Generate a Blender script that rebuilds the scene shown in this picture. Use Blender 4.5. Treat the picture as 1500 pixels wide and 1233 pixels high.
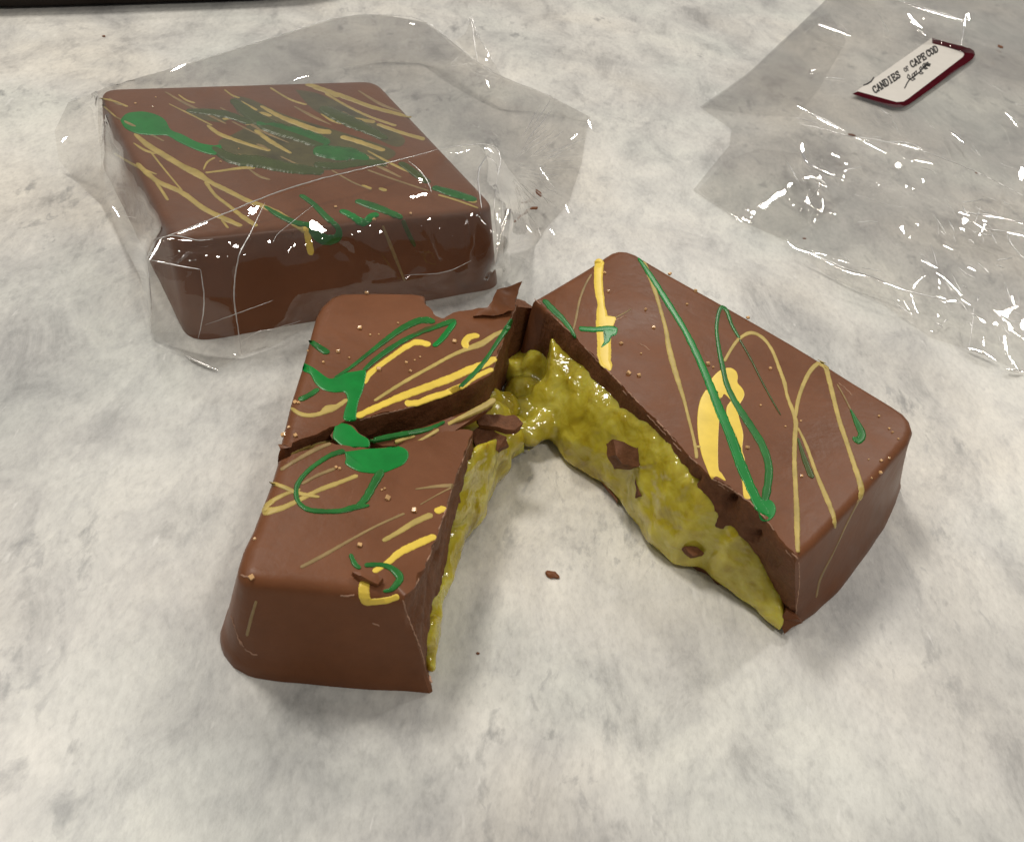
import bpy, bmesh, math, random
from mathutils import Vector, Matrix, noise
from mathutils.bvhtree import BVHTree
from mathutils.geometry import delaunay_2d_cdt

# ------------------------------------------------------------------ camera
# all authoring is in centimetres, CM converts to metres
CM = 0.01
F_PX, PITCH, ROLL, CAM_H = 1425.62, 0.70246, 0.18840, 10.7866
PW, PH = 1500.0, 1233.0
CAM = Vector((0.0, -15.0, CAM_H))
_f = Vector((0, math.cos(PITCH), -math.sin(PITCH)))
_r0 = Vector((1, 0, 0)); _u0 = _r0.cross(_f)
_r = _r0 * math.cos(ROLL) + _u0 * math.sin(ROLL)
_u = -_r0 * math.sin(ROLL) + _u0 * math.cos(ROLL)

scene = bpy.context.scene
for o in list(bpy.data.objects):
    bpy.data.objects.remove(o)
col = scene.collection
cam_d = bpy.data.cameras.new('camera')
cam_o = bpy.data.objects.new('camera', cam_d)
col.objects.link(cam_o)
m = Matrix((_r, _u, -_f)).transposed().to_4x4()
m.translation = CAM * CM
cam_o.matrix_world = m
cam_d.sensor_fit = 'HORIZONTAL'
cam_d.sensor_width = 36.0
cam_d.lens = 36.0 * F_PX / PW
cam_d.clip_start = 0.005
cam_d.clip_end = 20.0
cam_d.dof.use_dof = True
cam_d.dof.focus_distance = 0.165
cam_d.dof.aperture_fstop = 90.0
scene.camera = cam_o

# ------------------------------------------------------------------ light: dim warm room, recessed ceiling lamps and added unseen fills
world = bpy.data.worlds.new('World'); scene.world = world
world.use_nodes = True
bg = world.node_tree.nodes['Background']
bg.inputs['Color'].default_value = (1.0, 0.955, 0.90, 1)
bg.inputs['Strength'].default_value = 0.22

def lamp(x, y, z, watts, radius, color=(1.0, 0.945, 0.865)):
    d = bpy.data.lights.new('ceiling_or_fill_lamp', 'AREA')
    d.shape = 'DISK'; d.size = radius * 2; d.energy = watts; d.color = color
    o = bpy.data.objects.new('ceiling_or_fill_lamp', d); col.objects.link(o)
    o.location = (x, y, z)
    o.rotation_euler = (Vector((0, 0, 0)) - Vector((x, y, z))).to_track_quat('-Z', 'Y').to_euler()
    return o
lamp(-0.62, 0.42, 1.30, 12.5, 0.15)
lamp(0.55, -0.55, 1.25, 5.2, 0.09)  # unseen fill added on the camera side to brighten front faces
lamp(-1.15, -0.05, 1.35, 3.5, 0.07)  # unseen fill added at the left for glints on the cream
lamp(0.85, 1.05, 1.55, 6.5, 0.08)
lamp(-0.80, 1.35, 1.55, 4.5, 0.07)
lamp(0.35, 2.30, 1.60, 7.0, 0.08)
lamp(1.35, 2.10, 1.60, 6.0, 0.08)

vs = scene.view_settings
vs.view_transform = 'Standard'; vs.look = 'None'; vs.gamma = 1.0; vs.exposure = -0.24
vs.use_curve_mapping = False
scene.render.engine = 'CYCLES'
scene.cycles.transparent_max_bounces = 48
scene.cycles.max_bounces = 14
scene.cycles.caustics_reflective = False
scene.cycles.caustics_refractive = False

# ------------------------------------------------------------------ helpers
def ray(px, py):
    return (_f * F_PX + _r * (px - PW / 2) - _u * (py - PH / 2)).normalized()
def U(px, py, z=0.0):
    """point of the place seen at a photo position, on the level z (cm)"""
    d = ray(px, py)
    t = (z - CAM.z) / d.z
    return CAM + d * t
def P(v):
    """photo position of a point (cm)"""
    d = v - CAM; z = d.dot(_f)
    return (PW / 2 + F_PX * d.dot(_r) / z, PH / 2 - F_PX * d.dot(_u) / z)
def nz(x, y=0.0, z=0.0):
    return noise.noise(Vector((x, y, z)))

def tag(o, label=None, cat=None, group=None, kind=None):
    if label: o['label'] = label
    if cat: o['category'] = cat
    if group: o['group'] = group
    if kind: o['kind'] = kind
    return o
def empty(name, loc, label, cat, group=None):
    o = bpy.data.objects.new(name, None); col.objects.link(o)
    o.location = Vector(loc) * CM; o.empty_display_size = 0.01
    o['base'] = [0.0]
    del o['base']
    return tag(o, label, cat, group)
def loc_cm(o):
    return Vector(o.location) / CM if o else Vector((0, 0, 0))
def world_base(parent):
    b = Vector((0, 0, 0))
    while parent:
        b += Vector(parent.location) / CM
        parent = parent.parent
    return b
def link_mesh(name, me, mat, parent=None, smooth=True, sharp=None):
    if mat and not me.materials: me.materials.append(mat)
    if smooth:
        for p in me.polygons: p.use_smooth = True
        if sharp is not None: me.set_sharp_from_angle(angle=math.radians(sharp))
    o = bpy.data.objects.new(name, me); col.objects.link(o)
    if parent: o.parent = parent
    return o
def mesh_obj(name, verts, faces, mat, parent=None, smooth=True, sharp=None):
    base = world_base(parent)
    me = bpy.data.meshes.new(name)
    me.from_pydata([(Vector(v) - base) * CM for v in verts], [], faces)
    me.validate(); me.update()
    return link_mesh(name, me, mat, parent, smooth, sharp)
def bm_obj(name, bm, mat, parent=None, smooth=True, sharp=None):
    base = world_base(parent)
    for v in bm.verts: v.co = (v.co - base) * CM
    me = bpy.data.meshes.new(name); bm.to_mesh(me); bm.free()
    return link_mesh(name, me, mat, parent, smooth, sharp)

def resample(pts, step=None, n=None, closed=False):
    """points (tuples of floats) along a polyline at even spacing; every component is interpolated"""
    pts = [tuple(p) for p in pts]
    if closed: pts = pts + [pts[0]]
    L = [0.0]
    for a, b in zip(pts, pts[1:]):
        L.append(L[-1] + math.hypot(b[0] - a[0], b[1] - a[1]))
    tot = L[-1]
    if n is None: n = max(2, int(round(tot / step)) + (0 if closed else 1))
    out = []; j = 0
    for i in range(n):
        s = tot * i / (n if closed else n - 1)
        while j < len(L) - 2 and L[j + 1] < s: j += 1
        t = 0 if L[j + 1] == L[j] else (s - L[j]) / (L[j + 1] - L[j])
        out.append(tuple(a + (b - a) * t for a, b in zip(pts[j], pts[j + 1])))
    return out
def catmull(pts, sub=6):
    out = []
    n = len(pts)
    for i in range(n - 1):
        p0 = pts[max(i - 1, 0)]; p1 = pts[i]; p2 = pts[i + 1]; p3 = pts[min(i + 2, n - 1)]
        for k in range(sub):
            t = k / sub
            out.append(tuple(0.5 * (2 * b + (c - a) * t + (2 * a - 5 * b + 4 * c - d) * t * t + (3 * b - a - 3 * c + d) * t ** 3)
                             for a, b, c, d in zip(p0, p1, p2, p3)))
    out.append(tuple(pts[-1]))
    return out

# ------------------------------------------------------------------ materials
def new_mat(name):
    mt = bpy.data.materials.new(name); mt.use_nodes = True
    nt = mt.node_tree
    return mt, nt, nt.nodes, nt.links, nt.nodes['Principled BSDF']
def N(nodes, typ, **kw):
    n = nodes.new(typ)
    for k, v in kw.items(): setattr(n, k, v)
    return n
def coords(nodes, links, scale=(1, 1, 1), rot=(0, 0, 0), loc=(0, 0, 0), world_space=False):
    tc = N(nodes, 'ShaderNodeTexCoord'); mp = N(nodes, 'ShaderNodeMapping')
    mp.inputs['Scale'].default_value = [s * 100 for s in scale]
    mp.inputs['Rotation'].default_value = rot; mp.inputs['Location'].default_value = loc
    if world_space:
        g = N(nodes, 'ShaderNodeNewGeometry'); links.new(g.outputs['Position'], mp.inputs['Vector'])
    else:
        links.new(tc.outputs['Object'], mp.inputs['Vector'])
    return mp.outputs['Vector']
def noise_n(nodes, links, vec, scale, detail=4, rough=0.55, dist=0.0):
    n = N(nodes, 'ShaderNodeTexNoise')
    n.inputs['Scale'].default_value = scale; n.inputs['Detail'].default_value = detail
    n.inputs['Roughness'].default_value = rough; n.inputs['Distortion'].default_value = dist
    links.new(vec, n.inputs['Vector'])
    return n.outputs['Fac']
def ramp(nodes, links, fac, stops):
    r = N(nodes, 'ShaderNodeValToRGB')
    e = r.color_ramp.elements
    while len(e) < len(stops): e.new(0.5)
    for el, (p, c) in zip(e, stops):
        el.position = p
        el.color = c if len(c) == 4 else (*c, 1)
    links.new(fac, r.inputs['Fac'])
    return r.outputs['Color']
def mixc(nodes, links, fac, a, b, mode='MIX'):
    mx = N(nodes, 'ShaderNodeMix', data_type='RGBA', blend_type=mode)
    for sock, v in ((mx.inputs[0], fac), (mx.inputs[6], a), (mx.inputs[7], b)):
        if hasattr(v, 'is_output'): links.new(v, sock)
        elif isinstance(v, (int, float)): sock.default_value = v
        else: sock.default_value = (*v, 1)
    return mx.outputs[2]
def bump_n(nodes, links, h, strength, dist, prev=None):
    b = N(nodes, 'ShaderNodeBump')
    b.inputs['Strength'].default_value = strength; b.inputs['Distance'].default_value = dist * CM
    links.new(h, b.inputs['Height'])
    if prev: links.new(prev, b.inputs['Normal'])
    return b.outputs['Normal']

def mat_marble():
    mt, nt, n, l, b = new_mat('marble')
    v = coords(n, l)
    vs_ = coords(n, l, scale=(1.0, 0.50, 1), rot=(0, 0, math.radians(40)))
    big = noise_n(n, l, v, 0.15, 6, 0.62, 0.5)
    c1 = ramp(n, l, big, [(0.35, (0.46, 0.455, 0.44)), (0.48, (0.61, 0.60, 0.57)), (0.62, (0.72, 0.70, 0.65))])
    mid = noise_n(n, l, vs_, 0.85, 12, 0.74, 0.5)
    m1 = ramp(n, l, mid, [(0.34, (0.56, 0.56, 0.57)), (0.45, (0.85, 0.85, 0.855)), (0.54, (1.0, 1.0, 0.99)), (0.66, (1.12, 1.12, 1.11))])
    c2 = mixc(n, l, 0.8, c1, m1, 'MULTIPLY')
    # darker grey spots gathered in patches
    spot = noise_n(n, l, vs_, 2.1, 8, 0.66, 0.3)
    s1 = ramp(n, l, spot, [(0.56, (0, 0, 0)), (0.68, (1, 1, 1))])
    patch = noise_n(n, l, v, 0.24, 4, 0.55, 0.4)
    p1 = ramp(n, l, patch, [(0.43, (0, 0, 0)), (0.58, (1, 1, 1))])
    sp = mixc(n, l, 1.0, s1, p1, 'MULTIPLY')
    sepa = N(n, 'ShaderNodeMath', operation='MULTIPLY'); l.new(sp, sepa.inputs[0]); sepa.inputs[1].default_value = 0.8
    c3 = mixc(n, l, sepa.outputs[0], c2, (0.27, 0.27, 0.268))
    # faint hue drift: greenish and warm areas
    hue = noise_n(n, l, v, 0.2, 2, 0.5, 0.2)
    h1 = ramp(n, l, hue, [(0.35, (0.97, 1.0, 0.995)), (0.5, (1, 1, 1)), (0.66, (1.01, 0.985, 0.95))])
    c4 = mixc(n, l, 0.9, c3, h1, 'MULTIPLY')
    grain = noise_n(n, l, vs_, 11.0, 6, 0.75)
    g1 = ramp(n, l, grain, [(0.3, (0.80, 0.80, 0.80)), (0.5, (1, 1, 1)), (0.7, (1.11, 1.11, 1.11))])
    c5 = mixc(n, l, 0.8, c4, g1, 'MULTIPLY')
    # crisp little grey inclusions and hairline veins
    inc = noise_n(n, l, vs_, 3.6, 6, 0.62, 0.6)
    i1 = ramp(n, l, inc, [(0.60, (0, 0, 0)), (0.67, (0.5, 0.5, 0.5))])
    i2 = mixc(n, l, 1.0, i1, ramp(n, l, patch, [(0.40, (0.15, 0.15, 0.15)), (0.62, (1, 1, 1))]), 'MULTIPLY')
    c5 = mixc(n, l, i2, c5, (0.30, 0.30, 0.30))
    # small pale crystal flecks in the stone
    fl = noise_n(n, l, coords(n, l, scale=(1.0, 0.3, 1), rot=(0, 0, math.radians(48))), 5.0, 3, 0.6, 0.2)
    f1 = ramp(n, l, fl, [(0.66, (0, 0, 0)), (0.74, (0.45, 0.45, 0.45))])
    c5 = mixc(n, l, f1, c5, (0.80, 0.79, 0.76))
    l.new(c5, b.inputs['Base Color'])
    rr = N(n, 'ShaderNodeMapRange'); l.new(mid, rr.inputs[0]); rr.inputs[3].default_value = 0.24; rr.inputs[4].default_value = 0.40
    l.new(rr.outputs[0], b.inputs['Roughness'])
    b.inputs['Specular IOR Level'].default_value = 0.28
    l.new(bump_n(n, l, grain, 0.3, 0.012), b.inputs['Normal'])
    return mt

def mat_choc(name, color=(0.166, 0.062, 0.025), rough=0.36, bump=0.35, broken=False):
    mt, nt, n, l, b = new_mat(name)
    v = coords(n, l, world_space=True)
    big = noise_n(n, l, v, 0.7, 4, 0.55, 0.4)
    k = ramp(n, l, big, [(0.3, tuple(c * 0.86 for c in color)), (0.7, tuple(c * 1.14 for c in color))])
    fine = noise_n(n, l, v, 9.0 if broken else 5.0, 5, 0.65)
    k2 = ramp(n, l, fine, [(0.25, (0.72,) * 3 if broken else (0.93,) * 3), (0.75, (1.25,) * 3 if broken else (1.06,) * 3)])
    c = mixc(n, l, 1.0, k, k2, 'MULTIPLY')
    # pale scuffs and cocoa dust
    sc = noise_n(n, l, coords(n, l, scale=(1, 0.25, 1), rot=(0, 0, 0.9), world_space=True), 6.0, 6, 0.7, 0.8)
    s1 = ramp(n, l, sc, [(0.64, (0, 0, 0)), (0.80, (0.35,) * 3)])
    c = mixc(n, l, s1, c, (0.32, 0.16, 0.11))
    l.new(c, b.inputs['Base Color'])
    rr = N(n, 'ShaderNodeMapRange'); l.new(big, rr.inputs[0])
    rr.inputs[1].default_value = 0.3; rr.inputs[2].default_value = 0.7
    rr.inputs[3].default_value = rough - 0.06; rr.inputs[4].default_value = rough + 0.10
    l.new(rr.outputs[0], b.inputs['Roughness'])
    b.inputs['Specular IOR Level'].default_value = 0.20
    b.inputs['Subsurface Weight'].default_value = 0.06
    b.inputs['Subsurface Radius'].default_value = (0.001, 0.0005, 0.0003)
    b.inputs['Subsurface Scale'].default_value = 0.5
    b1 = bump_n(n, l, fine, bump, 0.05 if broken else 0.012)
    b2 = bump_n(n, l, big, 0.30, 0.06, b1)
    mm = noise_n(n, l, v, 2.2, 3, 0.5, 1.2)
    b2 = bump_n(n, l, mm, 0.18, 0.03, b2)
    l.new(b2, b.inputs['Normal'])
    return mt

def mat_plain(name, color, rough=0.35, var=0.1, spec=0.28, sss=0.0, scale=3.0, bump=0.0):
    mt, nt, n, l, b = new_mat(name)
    v = coords(n, l, world_space=True)
    f = noise_n(n, l, v, scale, 4, 0.6)
    c = ramp(n, l, f, [(0.3, tuple(x * (1 - var) for x in color)), (0.7, tuple(x * (1 + var) for x in color))])
    l.new(c, b.inputs['Base Color'])
    b.inputs['Roughness'].default_value = rough
    b.inputs['Specular IOR Level'].default_value = spec
    if sss:
        b.inputs['Subsurface Weight'].default_value = sss
        b.inputs['Subsurface Radius'].default_value = (0.002, 0.0015, 0.0005)
        b.inputs['Subsurface Scale'].default_value = 0.6
    if bump: l.new(bump_n(n, l, f, bump, 0.02), b.inputs['Normal'])
    return mt

def mat_filling():
    mt, nt, n, l, b = new_mat('olive_cream')
    v = coords(n, l, world_space=True)
    f = noise_n(n, l, v, 2.2, 5, 0.6, 0.8)
    c = ramp(n, l, f, [(0.28, (0.32, 0.235, 0.012)), (0.42, (0.46, 0.375, 0.030)), (0.58, (0.55, 0.475, 0.060)), (0.74, (0.62, 0.56, 0.12))])
    l.new(c, b.inputs['Base Color'])
    b.inputs['Roughness'].default_value = 0.09
    b.inputs['Specular IOR Level'].default_value = 0.75
    b.inputs['Coat Weight'].default_value = 0.12
    b.inputs['Coat Roughness'].default_value = 0.06
    b.inputs['Subsurface Weight'].default_value = 0.8
    b.inputs['Subsurface Radius'].default_value = (0.0030, 0.0022, 0.0006)
    b.inputs['Subsurface Scale'].default_value = 0.7
    f2 = noise_n(n, l, v, 3.4, 2, 0.45, 0.5)
    f3 = noise_n(n, l, v, 11.0, 2, 0.5, 0.3)
    bb = bump_n(n, l, f3, 0.22, 0.03)
    l.new(bump_n(n, l, f2, 0.7, 0.10, bb), b.inputs['Normal'])
    return mt

def mat_film(name, tint=(0.947, 0.939, 0.927), rough=0.025, haze=0.02, refl=1.6):
    """thin clear film: clear transmission plus Fresnel reflection from both faces and a trace of haze"""
    mt = bpy.data.materials.new(name); mt.use_nodes = True
    nt = mt.node_tree; n = nt.nodes; l = nt.links
    n.clear()
    out = N(n, 'ShaderNodeOutputMaterial')
    tr = N(n, 'ShaderNodeBsdfTransparent'); tr.inputs['Color'].default_value = (*tint, 1)
    gl = N(n, 'ShaderNodeBsdfGlossy'); gl.inputs['Roughness'].default_value = rough
    gl.inputs['Color'].default_value = (1, 1, 1, 1)
    df = N(n, 'ShaderNodeBsdfDiffuse'); df.inputs['Color'].default_value = (0.8, 0.78, 0.74, 1)
    v = coords(n, l, world_space=True)
    f = noise_n(n, l, v, 1.6, 4, 0.55, 0.6)
    bn = bump_n(n, l, f, 0.06, 0.10)
    l.new(bn, gl.inputs['Normal'])
    # Schlick reflectance of a thin sheet (the same from both faces)
    fr = N(n, 'ShaderNodeLayerWeight'); fr.inputs['Blend'].default_value = 0.5
    l.new(bn, fr.inputs['Normal'])
    pw = N(n, 'ShaderNodeMath', operation='POWER'); l.new(fr.outputs['Facing'], pw.inputs[0]); pw.inputs[1].default_value = 5.0
    ma = N(n, 'ShaderNodeMath', operation='MULTIPLY_ADD'); l.new(pw.outputs[0], ma.inputs[0]); ma.inputs[1].default_value = 0.96; ma.inputs[2].default_value = 0.04
    mu = N(n, 'ShaderNodeMath', operation='MULTIPLY', use_clamp=True); l.new(ma.outputs[0], mu.inputs[0]); mu.inputs[1].default_value = refl
    mh = N(n, 'ShaderNodeMixShader'); mh.inputs[0].default_value = haze
    l.new(tr.outputs[0], mh.inputs[1]); l.new(df.outputs[0], mh.inputs[2])
    mx = N(n, 'ShaderNodeMixShader'); l.new(mu.outputs[0], mx.inputs[0])
    l.new(mh.outputs[0], mx.inputs[1]); l.new(gl.outputs[0], mx.inputs[2])
    l.new(mx.outputs[0], out.inputs['Surface'])
    return mt

M = {
    'marble': mat_marble(),
    'choc': mat_choc('milk_chocolate'),
    'broken': mat_choc('broken_chocolate', (0.150, 0.060, 0.026), 0.55, 0.8, True),
    'yellow': mat_plain('yellow_cocoa_butter', (0.80, 0.585, 0.085), 0.30, 0.10),
    'yellow_mid': mat_plain('thin_yellow_cocoa_butter', (0.46, 0.345, 0.10), 0.38, 0.20),
    'yellow_dull': mat_plain('sheer_yellow_cocoa_butter', (0.28, 0.19, 0.080), 0.38, 0.25),
    'green': mat_plain('green_cocoa_butter', (0.004, 0.205, 0.032), 0.27, 0.15),
    'green_mid': mat_plain('thin_green_cocoa_butter', (0.018, 0.145, 0.026), 0.27, 0.25),
    'green_dull': mat_plain('sheer_green_cocoa_butter', (0.058, 0.085, 0.020), 0.27, 0.15),
    'scuff': mat_plain('pale_broken_chocolate', (0.36, 0.21, 0.14), 0.6, 0.3, 0.2, scale=8),
    'wash': mat_plain('smeared_green_wash', (0.085, 0.075, 0.024), 0.4, 0.45, scale=1.6),
    'cream': mat_filling(),
    'gold': mat_plain('golden_sugar', (0.72, 0.44, 0.20), 0.12, 0.2, 0.8),
    'film': mat_film('clear_film'),
    'bag_film': mat_film('clear_bag_film', (0.995, 0.992, 0.988), 0.02, 0.008, 1.0),
    'bag_film_dense': mat_film('doubled_bag_film', (0.972, 0.967, 0.960), 0.02, 0.006, 1.0),
    'glint_strip': mat_film('glint_film', (0.98, 0.975, 0.965), 0.06, 0.01, 1.2),  # for added strips that stand in for highlights on the film
    'crease': mat_film('brightened_film_crease', (0.96, 0.945, 0.92), 0.28, 0.40, 9.0),  # real folds; white haze and boosted reflectance put their bright lines into the material
    'label_white': mat_plain('label_paper', (0.66, 0.63, 0.58), 0.4, 0.03),
    'label_red': mat_plain('burgundy_ink', (0.055, 0.006, 0.010), 0.6, 0.15, 0.0),
    'label_black': mat_plain('black_ink', (0.012, 0.010, 0.010), 0.5, 0.1),
    'dark': mat_plain('dark_stoneware', (0.020, 0.014, 0.010), 0.4, 0.2),
}

# ------------------------------------------------------------------ setting: marble slab
def build_slab():
    bm = bmesh.new()
    x0, x1, y0, y1, th = -45, 55, -40, 60, 3.0
    bmesh.ops.create_cube(bm, size=1)
    for v in bm.verts:
        v.co = Vector(((x0 + x1) / 2 + v.co.x * (x1 - x0), (y0 + y1) / 2 + v.co.y * (y1 - y0), -th / 2 + v.co.z * th))
    bmesh.ops.bevel(bm, geom=bm.edges[:], offset=0.3, segments=3, affect='EDGES')
    o = bm_obj('marble_countertop', bm, M['marble'], None, True, 40)
    tag(o, 'pale grey marble countertop with soft darker veins under the sweets', None, None, 'structure')
build_slab()

# ------------------------------------------------------------------ chocolate blocks
H_BAR = 1.7124
def block(name, outline, parent, mat_idx, height=H_BAR, seed=0, fillet=0.10, dents=(), step=0.06, tilt=None):
    """outline: closed list of (px, py, moulded 0..1, base_offset_cm) traced round the top face at z = height"""
    pts = []
    for px, py, mo, off in outline:
        w = U(px, py, height); ox = oy = 0.0
        if isinstance(off, tuple):          # where the foot of the wall stands
            q = U(off[0], off[1], 0); ox = q.x - w.x; oy = q.y - w.y; off = 0.0
        pts.append((w.x, w.y, float(mo), float(off), ox, oy))
    ring = resample(pts, step=step, closed=True)
    n = len(ring)
    area = sum(ring[i][0] * ring[(i + 1) % n][1] - ring[(i + 1) % n][0] * ring[i][1] for i in range(n))
    if area < 0: ring.reverse()
    # smooth the flags a little, keep corners crisp where it is broken
    nor = []
    for i in range(n):
        a = ring[i - 2]; b = ring[(i + 2) % n]
        t = Vector((b[0] - a[0], b[1] - a[1])).normalized()
        nor.append(Vector((t.y, -t.x)))
    zs_m = [(-fillet * 1.6, 0.0), (-fillet * 0.9, -fillet * .10), (-fillet * 0.4, -fillet * .35), (-fillet * .1, -fillet * .75), (0.0, -fillet * 1.2)]
    levels = 16
    verts = []; rings = []
    rnd = seed * 13.7
    for k in range(len(zs_m) + levels):
        r = []
        for i, (x, y, mo, off, ox, oy) in enumerate(ring):
            px_ = py_ = 0.0
            nn = nor[i]
            if k < len(zs_m):
                om, zm = zs_m[k]
                oc = -0.012 * (1 - k / 4); zc = -0.012 * k
                o_ = om * mo + oc * (1 - mo); z = height + zm * mo + zc * (1 - mo)
                if mo < 0.5:
                    o_ += 0.035 * nz(x * 5, y * 5, rnd) * (1 - mo) + 0.020 * nz(x * 17, y * 17, rnd)
            else:
                t = (k - len(zs_m) + 1) / levels
                zt = height - fillet * 1.2
                z = zt * (1 - t)
                # moulded wall: slight draft, then an uneven foot
                om = off * (t * 0.75)
                foot = max(0.0, (t - 0.80) / 0.20)
                om += off * 0.25 * foot + (0.05 + 0.05 * nz(x * 2.2, y * 2.2, rnd + 3)) * math.sin(min(1, foot) * math.pi * 0.75) * (.5 if ox or oy else 1)
                oc = off * t + 0.07 * nz(x * 2.6, y * 2.6, z * 2.6 + rnd) + 0.035 * nz(x * 8, y * 8, z * 8 + rnd)
                o_ = om * mo + oc * (1 - mo); px_ = ox * t; py_ = oy * t
            p = Vector((x + nn.x * o_ + px_, y + nn.y * o_ + py_, z))
            for (dx, dy, dr, dd) in dents:
                q = P(p)
                e = ((q[0] - dx) ** 2 + (q[1] - dy) ** 2) / dr ** 2
                if e < 4 and mo < 0.5: p -= Vector((nn.x, nn.y, 0)) * dd * math.exp(-e * 1.5)
            r.append(len(verts)); verts.append(p)
        rings.append(r)
    faces = []
    for a, b in zip(rings, rings[1:]):
        for i in range(n):
            j = (i + 1) % n
            faces.append((a[j], a[i], b[i], b[j]))
    faces.append(tuple(rings[0]))
    faces.append(tuple(reversed(rings[-1])))
    if tilt: verts = [tilt(v) for v in verts]
    base = world_base(parent)
    me = bpy.data.meshes.new(name)
    me.from_pydata([(v - base) * CM for v in verts], [], faces)
    me.materials.append(M['choc']); me.materials.append(M['broken'])
    fi = 0
    for a in range(len(rings) - 1):
        for i in range(n):
            if ring[i][2] < 0.5 and a >= 2: me.polygons[fi].material_index = 1
            fi += 1
    bm = bmesh.new(); bm.from_mesh(me)
    big = [f for f in bm.faces if len(f.verts) > 4]
    bmesh.ops.triangulate(bm, faces=big)
    bmesh.ops.recalc_face_normals(bm, faces=bm.faces[:])
    bm.to_mesh(me); bm.free()
    me.update()
    o = link_mesh(name, me, None, parent, True, 38)
    bvh = BVHTree.FromPolygons(verts, faces_tri(faces))
    return o, bvh
def faces_tri(faces):
    out = []
    for f in faces:
        if len(f) <= 4: out.append(f)
        else:
            out.append(f)
    return out

def hit(bvhs, px, py, zfall=None):
    d = ray(px, py); best = None
    for b in bvhs:
        h = b.ray_cast(CAM, d)
        if h[0] is not None and (best is None or h[3] < best[3]): best = h
    if best:
        nrm = best[1]
        if nrm.dot(d) > 0: nrm = -nrm
        return best[0], nrm
    if zfall is None: return None
    return U(px, py, zfall), Vector((0, 0, 1))

def Z(base, s):
    return lambda x, y: (base[0] + s * x, base[1] + s * y)
Z1 = Z((380, 400), .28); Z2 = Z((300, 700), .28); Z3 = Z((740, 350), .28); Z4 = Z((960, 440), .28); Z5 = Z((880, 620), .30667)
W1 = Z((60, 0), .28); W2 = Z((460, 0), .28); W3 = Z((60, 280), .28); W4 = Z((440, 280), .28)
ZS = .28

LIFT = [0.0]
def ribbon(name, zf, pts, widths, mat, parent, bvhs, zfall=H_BAR, lift=0.003, dome=0.003):
    """a drizzled strand lying on the chocolate: pts in the zoomed tracing, widths likewise"""
    LIFT[0] += 0.00006; lift += LIFT[0] % .0025
    if not isinstance(widths, (list, tuple)): widths = [widths] * len(pts)
    tr = [(*zf(*p), w * ZS * .93) for p, w in zip(pts, widths)]
    sm = resample(catmull(tr, 8), step=1.6) if len(tr) > 2 else resample(tr, step=1.6)
    n = len(sm)
    if n < 3: sm = resample(tr, n=4); n = 4
    rows = []
    for i, (x, y, w) in enumerate(sm):
        a = sm[max(i - 1, 0)]; b = sm[min(i + 1, n - 1)]
        h0 = hit(bvhs, x, y, zfall); ha = hit(bvhs, a[0], a[1], zfall); hb = hit(bvhs, b[0], b[1], zfall)
        if not (h0 and ha and hb): continue
        if h0[1].dot(-ray(x, y)) < 0.12: continue
        t = hb[0] - ha[0]
        if t.length > 0.5: t = hb[0] - h0[0] if (hb[0] - h0[0]).length < (h0[0] - ha[0]).length else h0[0] - ha[0]
        if t.length < 1e-6: continue
        t.normalize(); s = t.cross(h0[1]).normalized()
        # width in cm from the width on the picture, measured across the strand
        c = P(h0[0]); e = P(h0[0] + s * 0.1)
        pxcm = math.hypot(e[0] - c[0], e[1] - c[1]) / 0.1
        ln = (b[0] - a[0], b[1] - a[1]); ll = math.hypot(*ln) or 1
        sx, sy = (e[0] - c[0]), (e[1] - c[1])
        perp = abs(-ln[1] / ll * sx + ln[0] / ll * sy) / (math.hypot(sx, sy) or 1)
        hw = max(0.010, 0.5 * w / max(pxcm * max(perp, .35), 20))
        # round ends
        endd = min(i, n - 1 - i) * 1.6 * (1 / max(pxcm, 30))
        if endd < hw: hw *= math.sqrt(max(0.08, 1 - (1 - endd / hw) ** 2))
        hw *= 1 + 0.16 * nz(x * .13, y * .13, 5) + 0.10 * nz(x * .4, y * .4, 9)
        rows.append((h0[0], h0[1], s, hw))
    if len(rows) < 2: return None
    verts = []; faces = []
    K = [-1, -.93, -.5, 0, .5, .93, 1]
    for (c, nn, s, hw) in rows:
        for k in K:
            zz = lift + dome * (1 - k * k) if abs(k) < 1 else -0.006
            verts.append(c + s * (k * hw) + nn * zz)
    m_ = len(K)
    for i in range(len(rows) - 1):
        for k in range(m_ - 1):
            faces.append((i * m_ + k, i * m_ + k + 1, (i + 1) * m_ + k + 1, (i + 1) * m_ + k))
    o = mesh_obj(name, verts, faces, mat, parent)
    return o

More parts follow.
